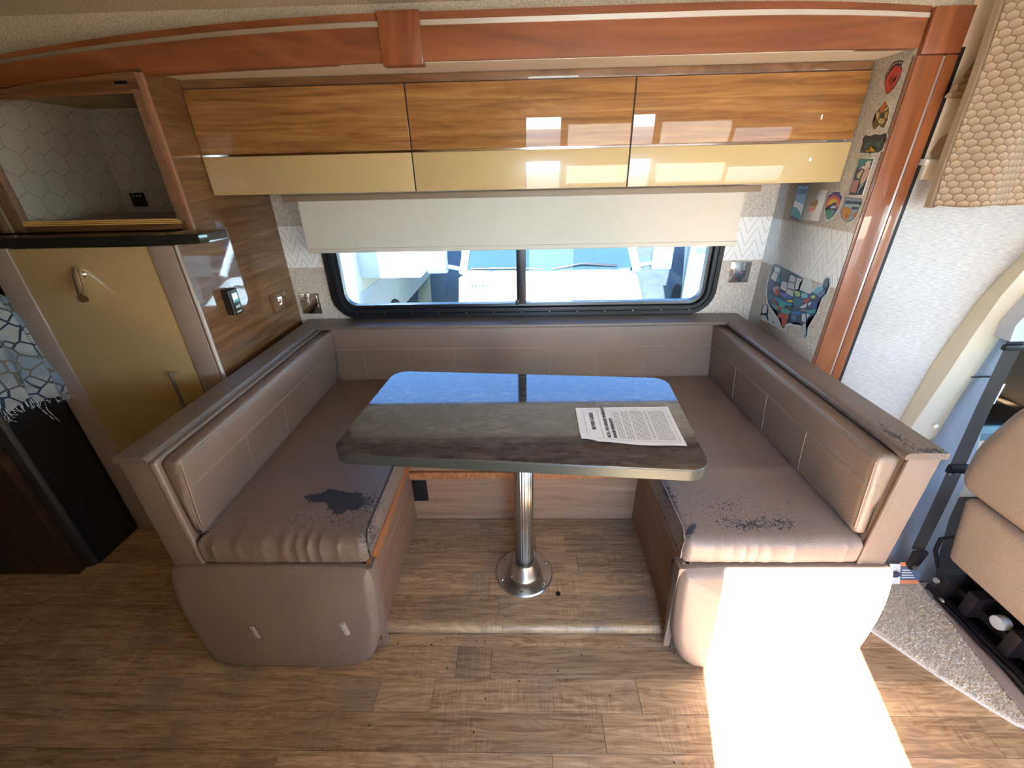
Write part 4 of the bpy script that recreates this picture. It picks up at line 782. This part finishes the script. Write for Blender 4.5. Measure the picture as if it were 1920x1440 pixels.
('map_sticker', 'large map sticker of states filled with coloured landscapes above the bench ledge', [((214, 216, 210),[(2.0175, 1.0861),(2.0047, 1.0913),(1.9527, 1.0856),(1.876, 1.0808),(1.8142, 1.0791),(1.7747, 1.0829),(1.7407, 1.0786),(1.7197, 1.0595),(1.7238, 1.044),(1.6958, 1.0653),(1.6669, 1.0817),(1.6654, 1.1006),(1.6571, 1.1127),(1.6337, 1.1145),(1.6178, 1.089),(1.6252, 1.069),(1.6218, 1.0514),(1.6353, 1.0244),(1.6463, 1.0022),(1.6383, 0.9708),(1.6541, 0.9411),(1.6691, 0.916),(1.6597, 0.8886),(1.6514, 0.8633),(1.6607, 0.8494),(1.6823, 0.8517),(1.7036, 0.8782),(1.7198, 0.8856),(1.7482, 0.8731),(1.782, 0.8695),(1.8034, 0.8566),(1.805, 0.831),(1.837, 0.828),(1.8769, 0.8282),(1.917, 0.826),(1.9493, 0.8268),(2.0068, 0.8196),(2.0344, 0.8411),(2.0372, 0.8704),(2.0274, 0.8971),(2.0033, 0.9157),(2.0279, 0.9438),(2.0454, 1.0025),(2.0336, 1.0445)]),((62, 88, 112),[(2.0212, 1.0854),(1.9944, 1.0906),(1.8131, 1.0768),(1.7857, 1.0719),(1.7989, 1.0476),(1.7966, 1.0255),(1.7624, 1.0242),(1.7223, 1.0248),(1.6896, 1.0526),(1.6564, 1.075),(1.6589, 1.102),(1.6426, 1.108),(1.6265, 1.0823),(1.6377, 1.0658),(1.6296, 1.0493),(1.6501, 1.025),(1.6593, 0.9984),(1.6475, 0.9704),(1.6858, 0.9256),(1.6751, 0.9037),(1.6614, 0.8674),(1.6693, 0.8545),(1.6849, 0.8613),(1.7066, 0.8929),(1.7422, 0.8965),(1.7602, 0.8797),(1.7866, 0.8788),(1.816, 0.8634),(1.8186, 0.8396),(1.8388, 0.8415),(1.8594, 0.8739),(1.877, 0.8696),(1.9048, 0.8961),(1.9384, 0.8915),(1.9901, 0.9108),(2.0133, 0.9419),(2.0332, 0.9884),(2.0323, 1.0309),(2.016, 1.062)]),((200, 204, 206),[(2.0092, 1.0796),(1.9634, 1.0776),(1.9651, 1.0559),(2.0028, 1.056)]),((200, 204, 206),[(2.0056, 1.0532),(1.9684, 1.0525),(1.9729, 1.0154),(2.0197, 1.0211),(2.0169, 1.037)]),((58, 150, 176),[(1.9578, 1.0761),(1.9475, 1.0748),(1.9528, 1.0458),(1.9326, 1.0343),(1.9366, 1.0226),(1.9678, 1.0152),(1.9661, 1.0428)]),((64, 84, 92),[(1.9447, 1.0741),(1.8837, 1.0689),(1.8826, 1.0432),(1.9196, 1.0373),(1.945, 1.0448)]),((200, 204, 206),[(1.8767, 1.0684),(1.8372, 1.0664),(1.8348, 1.0436),(1.8774, 1.0418)]),((200, 204, 206),[(1.8299, 1.0676),(1.7905, 1.0691),(1.8019, 1.0494),(1.7984, 1.025),(1.8216, 1.0192),(1.8257, 1.0412)]),((200, 204, 206),[(1.9253, 1.0293),(1.8837, 1.0312),(1.876, 0.9942),(1.9237, 0.996)]),((200, 204, 206),[(1.8768, 1.0378),(1.8336, 1.0393),(1.8263, 1.0154),(1.8737, 1.0125)]),((200, 204, 206),[(1.8705, 1.0089),(1.828, 1.0098),(1.8187, 0.9862),(1.8745, 0.9885)]),((84, 96, 140),[(2.0261, 1.0127),(1.9699, 1.0092),(1.9694, 0.9872),(1.9945, 0.964),(2.0185, 0.9693)]),((180, 160, 170),[(1.9808, 0.9788),(1.9606, 1.0005),(1.9304, 0.9997),(1.9309, 0.9805),(1.9574, 0.9625)]),((176, 74, 56),[(1.9577, 0.9736),(1.9418, 0.9928),(1.9221, 0.9828),(1.9226, 0.9635),(1.946, 0.96)]),((96, 110, 190),[(1.9221, 0.9828),(1.8666, 0.9865),(1.8235, 0.9823),(1.8657, 0.9654),(1.9107, 0.9694)]),((74, 120, 160),[(2.0111, 0.954),(1.9781, 0.9626),(1.9571, 0.9514),(1.9611, 0.9276),(1.9915, 0.9248)]),((120, 84, 90),[(1.9684, 0.9426),(1.9514, 0.9501),(1.9119, 0.9415),(1.9236, 0.9243),(1.9738, 0.9212)]),((60, 140, 190),[(1.9481, 0.9538),(1.8693, 0.9536),(1.8072, 0.958),(1.8224, 0.9429),(1.8624, 0.9393),(1.8985, 0.9343),(1.9478, 0.9427)]),((214, 190, 70),[(1.851, 0.9641),(1.8151, 0.9741),(1.8094, 0.9626),(1.8435, 0.9582)]),((40, 110, 140),[(1.8117, 0.9855),(1.7714, 0.9915),(1.7538, 0.9811),(1.7721, 0.9578),(1.8005, 0.9625)]),((90, 150, 160),[(1.9596, 0.9138),(1.9168, 0.9206),(1.8953, 0.9074),(1.9261, 0.8981)]),((170, 84, 80),[(1.9124, 0.9219),(1.8744, 0.9248),(1.8674, 0.9103),(1.8985, 0.9036)]),((70, 160, 150),[(1.8763, 0.9187),(1.8287, 0.9276),(1.8003, 0.9256),(1.8183, 0.9065),(1.8669, 0.8994)]),((80, 110, 60),[(1.8373, 0.9358),(1.8105, 0.9464),(1.7998, 0.9337),(1.8287, 0.9276)]),((196, 96, 70),[(1.8902, 0.8865),(1.8461, 0.9059),(1.8081, 0.9043),(1.8097, 0.8792),(1.8212, 0.8448),(1.837, 0.8478),(1.8576, 0.8801),(1.8787, 0.8733)]),((50, 110, 180),[(1.7964, 0.9268),(1.7374, 0.9476),(1.732, 0.9364),(1.7481, 0.9261),(1.7958, 0.9163)]),((90, 120, 170),[(1.7935, 0.9116),(1.7592, 0.9226),(1.7481, 0.8998),(1.7784, 0.8897)]),((74, 180, 170),[(1.9033, 0.944),(1.8564, 0.9464),(1.8554, 0.925),(1.8926, 0.9221)]),((160, 200, 140),[(1.8218, 1.0152),(1.7846, 1.0184),(1.7684, 1.0025),(1.8013, 0.991)]),((120, 190, 200),[(1.7712, 1.0169),(1.7293, 1.0229),(1.7229, 1.0098),(1.7578, 0.9978)]),((190, 70, 80),[(1.745, 0.9887),(1.7159, 1.0117),(1.7047, 1.005),(1.7228, 0.9849)]),((210, 206, 120),[(1.7076, 1.0189),(1.6859, 1.0296),(1.6774, 1.0199),(1.6966, 1.0122)]),((110, 180, 190),[(1.7047, 1.0367),(1.686, 1.0606),(1.6554, 1.0729),(1.6461, 1.0613),(1.6736, 1.0353)]),((90, 110, 120),[(1.6542, 1.0778),(1.6553, 1.1017),(1.6447, 1.1053),(1.6297, 1.0838),(1.6392, 1.0689)]),((110, 120, 170),[(1.6726, 1.0332),(1.642, 1.0601),(1.6327, 1.0485),(1.6554, 1.0283)]),((200, 204, 206),[(1.7555, 0.9588),(1.7253, 0.9817),(1.7158, 0.987),(1.7129, 0.9728),(1.7315, 0.9609)]),((200, 204, 206),[(1.7105, 0.9885),(1.6981, 0.9995),(1.6892, 0.9971),(1.7, 0.9791)]),((70, 80, 150),[(1.6931, 0.9812),(1.6778, 1.0052),(1.6579, 1.0109),(1.6574, 0.9868),(1.6968, 0.9726)]),((60, 150, 170),[(1.7159, 0.9542),(1.6581, 0.9805),(1.6524, 0.9688),(1.6759, 0.954)]),((170, 120, 110),[(1.7402, 0.9532),(1.7021, 0.9672),(1.7189, 0.952),(1.7416, 0.9476)]),((200, 204, 206),[(1.7276, 0.9403),(1.7081, 0.9465),(1.6932, 0.9283),(1.6902, 0.914),(1.7153, 0.9107)]),((200, 204, 206),[(1.7033, 0.9492),(1.6749, 0.9519),(1.6868, 0.9317)]),((200, 204, 206),[(1.7027, 0.902),(1.6868, 0.9113),(1.6662, 0.8708),(1.6712, 0.8585),(1.6857, 0.8689)]),((22, 26, 40),[(2.025, 0.8711),(2.0225, 0.8926),(2.0038, 0.9054),(1.9745, 0.9008),(1.9679, 0.865),(1.9415, 0.8383),(1.9513, 0.8365),(1.9783, 0.8529),(2.0244, 0.8382),(2.0134, 0.8507)]),((200, 204, 206),[(2.0179, 0.8717),(2.0145, 0.8935),(2.0022, 0.9021),(1.9809, 0.8975),(1.9761, 0.8653),(1.9974, 0.8581),(2.0098, 0.8548)]),((22, 26, 40),[(1.908, 0.845),(1.8998, 0.8492),(1.8968, 0.843),(1.9056, 0.84)]),((22, 26, 40),[(1.9348, 0.8681),(1.9281, 0.8703),(1.9276, 0.8672),(1.9335, 0.8654)]),((22, 26, 40),[(1.9475, 0.8757),(1.942, 0.8774),(1.9406, 0.8747),(1.9461, 0.873)])])]

# ------------------------------------------------------------------ cab side
cw = struct(prism('wall_cab_panel', [(1.30, .02), (1.60, .02), (1.650, .45), (1.676, .734), (1.690, .82), (1.706, .902), (1.736, 1.03), (1.77, 1.12), (1.813, 1.205), (1.93, 1.40), (2.1, 1.49), (2.1, 1.56), (1.30, 1.56)], 'y', 1.602, 1.612, M['grey_fab'])); cw.name = 'wall_back.003'
pl = thing('cab_pillar', 'cream plastic pillar trim beside the grey woven panel, with blue grey lower trim', 'pillar trim', (1.7, 1.5, 0))
def strip_surf(name, cols, mat, parent, thick=.004):
    bm = bmesh.new(); g_ = [[bm.verts.new(p) for p in c] for c in cols]
    for A, B in zip(g_, g_[1:]):
        for i in range(len(A)-1): bm.faces.new((A[i], A[i+1], B[i+1], B[i]))
    bmesh.ops.solidify(bm, geom=bm.faces[:], thickness=thick)
    return from_bm(name, bm, mat, parent, sharp=25)
EL = [(1.63, 1.602, .25), (1.657, 1.6, .514), (1.676, 1.6, .734), (1.706, 1.6, .902), (1.736, 1.6, 1.03), (1.813, 1.6, 1.205), (1.93, 1.6, 1.38), (2.2, 1.6, 1.52)]
RG = [(1.62, 1.53, .25), (1.646, 1.53, .522), (1.682, 1.53, .741), (1.705, 1.53, .90), (1.735, 1.53, 1.06), (1.80, 1.53, 1.24), (1.90, 1.53, 1.36), (2.2, 1.53, 1.46)]
RE = [(1.76, 1.55, .25), (1.786, 1.55, .435), (1.802, 1.55, .647), (1.818, 1.55, .77), (1.835, 1.55, .9), (1.89, 1.55, 1.06), (2.0, 1.55, 1.2), (2.3, 1.55, 1.33)]
strip_surf('pillar_trim', [EL, RG, RE], M['cream_p'], pl)
BL = [(1.36, 1.17, 0), (1.42, 1.24, .10), (1.50, 1.35, .20), (1.62, 1.46, .32), (1.786, 1.55, .435), (1.802, 1.55, .647), (1.818, 1.55, .77), (1.835, 1.55, .9), (1.89, 1.55, 1.06), (2.0, 1.55, 1.2)]
BR = [(1.62, 1.15, 0), (1.68, 1.23, .06), (1.80, 1.36, .15), (1.90, 1.45, .25), (1.96, 1.52, .38), (1.96, 1.57, .55), (1.95, 1.57, .697), (1.96, 1.57, .836), (2.02, 1.57, 1.0), (2.12, 1.57, 1.14)]
strip_surf('lower_trim', [BL, BR], M['bluegrey'], pl)
box('trim_seam', 1.80, 1.90, 1.543, 1.552, .722, .726, M['dark_metal'], pl)
lathe('trim_plug', [(0, 0), (.011, 0), (.010, -.003), (0, -.004)], (1.745, 1.534, .50), M['cream_p'], pl, 16, 'y')
wl = thing('warning_label', 'orange, dark and white warning label low on the blue grey cab trim', 'label', (1.49, 1.17, .03))
lw = lambda c: (c[0], c[1]+(.06-c[2])*-.45-.012, c[2])
box('white_field', 1.430, 1.470, 1.166, 1.168, .026, .098, M['white'], wl, warp=lw); box('dark_field', 1.470, 1.540, 1.166, 1.168, .041, .088, plain('slate_print', (92, 104, 128), .6), wl, warp=lw)
for z in (.026, .090): box('orange_band', 1.470, 1.540, 1.1655, 1.168, z, z+.014, plain('orange_print', (226, 140, 96), .6), wl, warp=lw)
for k in range(4): box('printed_line', 1.476, 1.525-.006*k, 1.1645, 1.166, .048+k*.009, .051+k*.009, M['white'], wl, warp=lw)
lathe('ring_mark', [(.014, 0), (.017, 0), (.017, -.001), (.014, -.001)], (1.449, 1.150, .062), plain('dark_print', (60, 60, 90), .6), wl, 24, 'y')
# seat belt
sb = thing('seat_belt', 'dark grey seat belt running down the blue grey pillar to its floor anchor', 'seat belt', (1.6, 1.3, .1))
strip_surf('webbing', [[(1.818, 1.52, .95), (1.812, 1.50, .852), (1.79, 1.47, .64), (1.753, 1.42, .381), (1.67, 1.34, .26), (1.495, 1.185, .165)], [(1.885, 1.52, .97), (1.875, 1.50, .866), (1.85, 1.47, .65), (1.817, 1.42, .386), (1.72, 1.33, .25), (1.535, 1.175, .165)]], M['belt'], sb)
prism('anchor_lug', [(1.485, .175), (1.535, .175), (1.528, .125), (1.522, .088), (1.500, .082), (1.487, .10)], 'y', 1.155, 1.172, M['dark_metal'], sb, bev=.004)
lathe('anchor_bolt', [(0, 0), (.010, 0), (.009, -.008), (0, -.009)], (1.508, 1.154, .103), M['belt'], sb, 16, 'y')
box('tongue_grip', 1.742, 1.822, 1.400, 1.420, .352, .392, M['black'], sb, bev=.006); boxes('tongue', [(1.745, 1.753, 1.398, 1.402, .300, .356), (1.772, 1.780, 1.398, 1.402, .300, .356), (1.745, 1.780, 1.398, 1.402, .295, .306)], M['silver_strip'], sb)
loft('guide_housing', [[(1.80, y, .90), (1.86, y, .90), (1.93, y, .93), (1.98, y, 1.10), (1.84, y, 1.10), (1.79, y, .96)] for y in (1.56, 1.50, 1.485)], M['bluegrey'], sb, sharp=30); box('guide_slot', 1.795, 1.90, 1.482, 1.50, .862, .885, M['black'], sb, bev=.006)
# curtain
def curtain_y(x, z):
    d = x-1.327
    return 1.455-.035*math.exp(-((d-.10)/.05)**2)+.014*math.sin(d*26+z*1.5)*min(1, d*5)+.03*max(0, .05-d)/.05-.008*math.sin(d*60+z*4)*(1 if d > .2 else 0)
ct = thing('cab_curtain', 'tan honeycomb patterned curtain hanging at the upper edge of the cab', 'curtain', (1.6, 1.45, 1.9))
bm = bmesh.new(); g_ = []
for i in range(101):
    x0 = 1.325+i*.0105; row = []
    for j in range(31):
        z = 1.372+.56*j/30; x = x0-.035*max(0, (z-1.65)/.28)**1.5*(1-min(1, i/40))-.012*math.sin((z-1.37)/.5*math.pi)*(1-min(1, i/20))
        row.append(bm.verts.new((x, curtain_y(x0, z), z+(-.010 if i == 0 and j == 0 else 0)+.003*math.sin(x0*40)*(j == 0))))
    g_.append(row)
for A, B in zip(g_, g_[1:]):
    for j in range(30): bm.faces.new((A[j], A[j+1], B[j+1], B[j]))
bmesh.ops.solidify(bm, geom=bm.faces[:], thickness=.004); from_bm('drape', bm, M['curtain'], ct, smooth=True)
strip_surf('lining_edge', [[(1.325-.035*max(0, (z-1.65)/.28)**1.5-.012*math.sin((z-1.37)/.5*math.pi)-d+.004, 1.487-e, z) for z in [1.365+.565*j/20 for j in range(21)]] for d, e in ((0, .0), (.008, -.006), (.014, -.02))], M['curtain_in'], ct)
bm = bmesh.new(); g_ = []
for i in range(31):
    row = []
    for j in range(21):
        u, v = i/30, j/20; row.append(bm.verts.new((1.350+.22*u+.02*math.sin(v*3.1)-.06*(1-v)*(1-u), 1.555+.012*math.sin(u*22), 1.672+.185*v-.03*(1-v)*u)))
    g_.append(row)
for A, B in zip(g_, g_[1:]):
    for j in range(20): bm.faces.new((A[j], A[j+1], B[j+1], B[j]))
bmesh.ops.solidify(bm, geom=bm.faces[:], thickness=.004); o = from_bm('curtain_tail', bm, M['curtain'], smooth=True); tag(o, 'bunched end of honeycomb fabric tucked behind the hanging cab curtain', 'curtain')
pc = pad('padded_pouch', 1.345, 1.62, 1.535, 1.598, 1.510, 1.630, .03, M['curtain_in'], bulge=(.0, .012, .008), n=(16, 8, 10), warp=lambda p, u: (p.x+.02*(u.z), p.y, p.z+.006*math.sin(p.x*60)-.04*max(0, -u.x)*max(0, u.z))); tag(pc, 'padded tan fabric pouch on the rail behind the curtain', 'pouch')
cr = thing('cab_rail', 'beige moulded rail with a white end clip beside the cherry post', 'rail', (1.4, 1.59, 1.45))
box('rail_body', 1.330, 2.3, 1.575, 1.601, 1.445, 1.493, M['cream_p'], cr, bev=.006); prism('end_clip', [(1.318, 1.488), (1.318, 1.506), (1.35, 1.503), (1.385, 1.494), (1.385, 1.488)], 'y', 1.568, 1.60, M['white'], cr, bev=.002)
cp = loft('cream_upper_pillar', [[(1.322+.016*k_, 1.602-.045*math.sin(math.pi*k_/10), z) for k_ in range(11)]+[(1.48, 1.612, z), (1.322, 1.612, z)] for z in (1.496, 1.95)], M['cream_p'], sharp=60); tag(cp, 'rounded cream pillar cover between the cherry post top and the curtain', 'pillar trim')
lathe('screw_cover', [(0, 0), (.011, 0), (.010, -.002), (0, -.003)], (1.352, 1.575, 1.815), M['cream_p'], cp, 18, 'y')
# passenger seat
ps_ = thing('passenger_seat', 'tan vinyl cab seat seen from behind, on a black metal base', 'seat', (1.8, .85, 0))
pad('backrest', 1.548, 1.70, .60, 1.225, .452, .835, .055, M['tan'], ps_, bulge=(.012, .01, .01), n=(6, 20, 14), warp=lambda p, u: (p.x, p.y-.05*max(0, p.z-.62)/.2*(u.y > 0)*max(0, u.y), p.z))
pad('lower_back_panel', 1.545, 1.69, .60, 1.115, .200, .450, .022, M['tan'], ps_, bulge=(.006, .004, 0), n=(6, 20, 10), warp=lambda p, u: (p.x, p.y+.05*max(0, (p.z-.2)/.25)*max(0, u.y), p.z))
pad('seat_squab', 1.68, 2.18, .60, 1.13, .20, .36, .04, M['tan'], ps_, bulge=(.006, .004, .01), n=(12, 12, 6))
box('seat_gap', 1.60, 1.68, .62, 1.15, .43, .48, M['gasket'], ps_)
pad('headrest', 1.58, 1.67, .78, 1.02, .885, 1.06, .035, M['tan'], ps_, bulge=(.01, .01, .01), n=(6, 10, 8))
for y in (.84, .96): tube('headrest_post', [(1.625, y, .82), (1.625, y, .90)], .006, M['satin'], ps_, 10)
box('pedestal', 1.66, 2.1, .56, 1.12, .0, .19, M['dark_metal'], ps_, bev=.01)
box('cross_rail', 1.560, 1.585, .48, 1.13, .012, .045, M['dark_metal'], ps_, bev=.004); box('cross_rail', 1.600, 1.632, .48, 1.12, .06, .095, M['dark_metal'], ps_, bev=.005)
box('cross_rail', 1.64, 1.66, .48, 1.10, .12, .15, M['dark_metal'], ps_, bev=.005)
for y, z in ((1.09, .02), (1.0, .05), (.86, .05), (.72, .05)): box('bracket', 1.565, 1.70, y-.018, y+.018, z, z+.10, M['dark_metal'], ps_, bev=.005)
for y in (1.105, 1.06): lathe('bolt', [(0, 0), (.012, 0), (.010, -.006), (0, -.008)], (1.556, y, .088 if y > 1.1 else .034), M['satin'], ps_, 12, 'x')
tube('lever', [(1.552, 1.08, .03), (1.55, .98, .036), (1.55, .90, .03), (1.552, .80, .036), (1.55, .70, .03)], .008, M['dark_metal'], ps_, 10)
tube('cable', [(1.60, 1.16, .10), (1.575, 1.175, .17), (1.57, 1.175, .23), (1.59, 1.15, .27)], .007, M['dark_metal'], ps_, 8)
lathe('connector_cap', [(0, 0), (.022, 0), (.024, -.012), (.022, -.03), (0, -.032)], (1.60, .915, .125), M['rv_grey'], ps_, 20, 'x')
box('floor_mat', 1.575, 3.3, -.2, 1.64, .0012, .008, M['dark_metal'], ps_)
ss = prism('trim_5', [(1.565, 1.15), (1.60, 1.15), (1.545, .80), (1.50, .45), (1.465, .45), (1.505, .80)], 'z', .002, .022, M['mauve'], bev=.004); struct(ss, 'grey sill strip between the carpet and the seat base')
# carpet with its pile
cpt = prism('cab_carpet', [(1.11, 1.16), (1.57, 1.16), (1.535, .90), (1.50, .69), (1.47, .55), (1.54, .55), (1.455, .672), (1.408, .728), (1.346, .805), (1.270, .918), (1.225, .985)] if False else [(1.11, 1.16), (1.57, 1.16), (1.535, .90), (1.49, .66), (1.452, .676), (1.408, .728), (1.346, .805), (1.270, .918), (1.20, 1.02), (1.11, 1.10)], 'z', .0005, .010, M['carpet'], bev=.003)
tag(cpt, 'grey beige tufted carpet edge beside the cab seat base', 'carpet')
def inside(P, x, y):
    c_ = False
    for i in range(len(P)):
        (x1, y1), (x2, y2) = P[i-1], P[i]
        if (y1 > y) != (y2 > y) and x < (x2-x1)*(y-y1)/(y2-y1)+x1: c_ = not c_
    return c_
PC = [(1.12, 1.15), (1.56, 1.15), (1.53, .90), (1.485, .668), (1.452, .681), (1.408, .733), (1.346, .81), (1.270, .923), (1.20, 1.025), (1.12, 1.105)]
bm = bmesh.new(); n_ = 0
while n_ < 5200:
    x, y = random.uniform(1.18, 1.56), random.uniform(.66, 1.15)
    if not inside(PC, x, y): continue
    n_ += 1; a_ = random.random()*6.28; r_ = random.uniform(.002, .0034); h = random.uniform(.004, .008); dx, dy = random.uniform(-.003, .003), random.uniform(-.003, .003)
    q = [bm.verts.new((x+r_*math.cos(a_+k*2.09), y+r_*math.sin(a_+k*2.09), .009)) for k in range(3)]; q2 = [bm.verts.new((x+dx+r_*.8*math.cos(a_+.5+k*2.09), y+dy+r_*.8*math.sin(a_+.5+k*2.09), .009+h)) for k in range(3)]
    bm.faces.new(q2)
    for k in range(3): bm.faces.new((q[k], q[(k+1) % 3], q2[(k+1) % 3], q2[k]))
tag(from_bm('carpet_pile', bm, M['carpet'], cpt), kind='stuff')
# cab side window and glass
w2 = thing('window_2', None, None, (2.4, 1.68, .35)); w2['kind'] = 'structure'; w2['label'] = 'cab side window beyond the seat'
box('window_pane', 1.93, 2.9, 1.685, 1.69, .35, 1.5, M['cabglass'], w2); boxes('door_frame', [(1.93, 1.985, 1.64, 1.70, .35, 1.5), (1.93, 2.9, 1.64, 1.70, .35, .39)], plain('teal_grey_door_trim', (110, 136, 146), .4), w2)
box('window_sticker', 2.06, 2.12, 1.680, 1.684, .52, .62, M['white'], w2)
w3 = thing('window_3', None, None, (3.42, .3, .75)); w3['kind'] = 'structure'; box('window_pane', 3.42, 3.426, -.9, 1.5, .75, 1.6, M['cabglass'], w3)

# ------------------------------------------------------------------ stickers on the side wall
_mc = {}
def print_mat(c):
    c = tuple(int(k_*.86+26) for k_ in c)
    if c not in _mc: _mc[c] = plain('print_%d_%d_%d' % c, c, .45, grain=.03)
    return _mc[c]
for name, label, layers in STICKERS:
    base = None; mats = []; bm = bmesh.new()
    c0, P0 = layers[0]
    base = prism(name, P0, 'x', XR-.0006, XR-.0001, print_mat(c0)); tag(base, label, 'sticker')
    for i, (c, P) in enumerate(layers[1:]):
        if c not in mats: mats.append(c)
        x = XR-.0007-.00008*i; flat_poly(bm, [(x, u, v) for u, v in P], mats.index(c))
    bmesh.ops.triangulate(bm, faces=bm.faces[:])
    from_bm('printed_picture', bm, [print_mat(c) for c in mats], base)
    fx = XR-.0022
    if 'reading coast' in label: text_mesh('printed_text', 'COAST', .024, (fx, 1.980, 1.3885), (0, -1, .04), (0, 0, 1), print_mat((40, 72, 104)), base, squash=.82, bold=.0004)
    if 'two lines of lettering' in label:
        text_mesh('printed_text', 'KODACHROME', .0145, (fx, 1.677, 1.3685), (0, -1, .02), (0, 0, 1), print_mat((44, 60, 80)), base, squash=.80, bold=.0004); text_mesh('printed_text', 'BASIN', .0125, (fx, 1.636, 1.353), (0, -1, .02), (0, 0, 1), print_mat((44, 60, 80)), base, squash=.85, bold=.0004)

# ------------------------------------------------------------------ outdoors: a paved lot with parked vehicles
g0 = box('ground', -60, 60, 2.3, 90, -1.05, -1.0, M['asphalt']); struct(g0)
g1 = box('ground_near', -60, 60, -60, 2.3, -1.05, -1.0, M['asphalt']); struct(g1); g1.name = 'ground.001'
van = thing('motorhome', 'white van nosed motorhome parked facing the window', 'vehicle', (.35, 6, -1))
def hood_z(y): return .05+(y-4.25)*.30
rings = []
for y in (4.22, 4.26, 4.4, 4.7, 5.0, 5.3):
    w = 1.0+.10*(y-4.22); z = hood_z(y)-(.06 if y < 4.24 else .0)
    rings.append([(.33-w*1.0, y, z-.35), (.33-w, y, z-.05), (.33-w*.9, y, z), (.33-w*.4, y, z+.03), (.33+w*.4, y, z+.03), (.33+w*.9, y, z), (.33+w, y, z-.05), (.33+w, y, z-.35)])
loft('hood', rings, M['van_white'], van, sharp=40)
box('bumper_body', -.66, 1.32, 4.2, 5.4, -.75, -.28, M['van_white'], van, bev=.05)
boxes('grille', [(-.15, .85, 4.19, 4.215, -.30+.06*k, -.27+.06*k) for k in range(5)], M['dark_metal'], van)
for x in (-.60, 1.0): box('headlight', x, x+.28, 4.19, 4.23, -.30, -.10, M['silver_strip'], van, bev=.02)
ws = strip_surf('windshield', [[(-.70, 5.33, .40), (-.55, 6.05, 1.25)], [(.35, 5.25, .38), (.35, 6.0, 1.28)], [(1.40, 5.33, .40), (1.25, 6.05, 1.25)]], M['van_glass'], van, .01)
for s_ in (-1, 1): tube('windshield_pillar', [(.35+s_*1.08, 5.30, .37), (.35+s_*.93, 6.05, 1.27)], .05, M['van_white'], van, 8)
box('cab_body', -.72, 1.42, 5.42, 6.6, -.75, .34, M['van_white'], van, bev=.03); box('house_body', -.85, 1.55, 6.1, 11, -.6, 1.9, M['van_white'], van, bev=.08)
for x, n_ in ((-.60, 12), (.80, 9)): boxes('hood_vent', [(x+.042*k, x+.042*k+.018, 4.93+(0.0 if x < 0 else .012*k), 5.10+(0.0 if x < 0 else .012*k), hood_z(5.0)+.0, hood_z(5.0)+.040) for k in range(n_)], M['mirror_grey'], van)
tube('wiper', [(-.62, 5.315, .420), (-.1, 5.285, .425), (.28, 5.27, .41)], .010, M['dark_metal'], van, 6); tube('wiper', [(.38, 5.265, .41), (.75, 5.28, .47), (1.18, 5.31, .43)], .012, M['dark_metal'], van, 6)
for s_ in (-1, 1):
    m_ = box('wing_mirror', .35+s_*1.42-.13, .35+s_*1.42+.13, 5.42, 5.52, .34, .66, M['mirror_grey'], van, bev=.03); tube('mirror_arm', [(.35+s_*1.05, 5.5, .36), (.35+s_*1.3, 5.47, .42)], .03, M['mirror_grey'], m_, 8)
for x in (-.75, 1.2): lathe('wheel', [(0, 0), (.36, 0), (.36, .24), (0, .24)], (x, 5.0, -.64), M['tyre'], van, 24, 'x')
lr = thing('camper_trailer', 'pale camper with a white slide-out box beyond the left end of the window', 'vehicle', (-3.5, 7, -1))
box('side_wall', -6.0, -2.05, 4.9, 12, -.55, 2.1, M['rv_cream'], lr, bev=.03); box('lower_skirt', -6.0, -2.04, 4.88, 12, -.55, .15, M['rv_grey'], lr)
box('corner_post', -2.30, -1.95, 4.80, 5.0, -.6, 2.1, M['van_white'], lr, bev=.06); box('slide_out_box', -2.1, -1.28, 5.4, 8.2, .30, 2.0, M['van_white'], lr, bev=.02)
for z in (.2, .45, .9): box('trim_band', -6.0, -1.94, 4.79, 4.81, z, z+.03, M['rv_grey'], lr)
lathe('wheel', [(0, 0), (.36, 0), (.36, .24), (0, .24)], (-2.25, 6.5, -.64), M['tyre'], lr, 24, 'x')
SK = lambda q: (q[0]+max(0, q[1]-6)*.36, q[1], q[2])
rr = thing('motorhome', 'white motorhome side with grey and blue stripes beyond the right end of the window', 'vehicle', (4, 8, -1))
box('side_wall', 2.35, 6.5, 6.0, 15, -.45, 2.0, M['van_white'], rr, bev=.03, warp=SK); box('lower_skirt', 2.33, 6.5, 5.98, 15, -.62, -.08, M['rv_cream'], rr, warp=SK)
for k, (z, h_, m_) in enumerate(((.62, .10, 'rv_blue'), (.44, .07, 'rv_blue'), (.34, .04, 'rv_grey'), (.80, .05, 'rv_grey'), (.20, .05, 'rv_grey'), (.05, .04, 'rv_grey'))): box('stripe', 2.338, 2.352, 6.0, 15, z, z+h_, M[m_], rr, warp=SK); box('front_stripe', 2.38, 6.5, 5.985, 6.001, z, z+h_, M[m_], rr)
box('corner_moulding', 2.29, 2.38, 5.94, 6.02, -.5, 2.0, M['mirror_grey'], rr, bev=.01); lathe('wheel', [(0, 0), (.36, 0), (.36, .24), (0, .24)], (2.70, 7.2, -.64), M['tyre'], rr, 24, 'x')
for k, (x0, w_) in enumerate(((-2.7, .22), (-2.2, .14), (-1.75, .3))):
    o = prism('sunlight_strip', [(x0, 6.5), (x0+w_, 6.5), (x0+w_-3.2, 22), (x0-3.2, 22)], 'z', -1.0, -.992, M['sunlit']); struct(o, 'painted strip of sunlight across the darkened lot')  # sunlight between shadows, painted as pale ground strips
# empties that only hold pieces of the setting carry no category
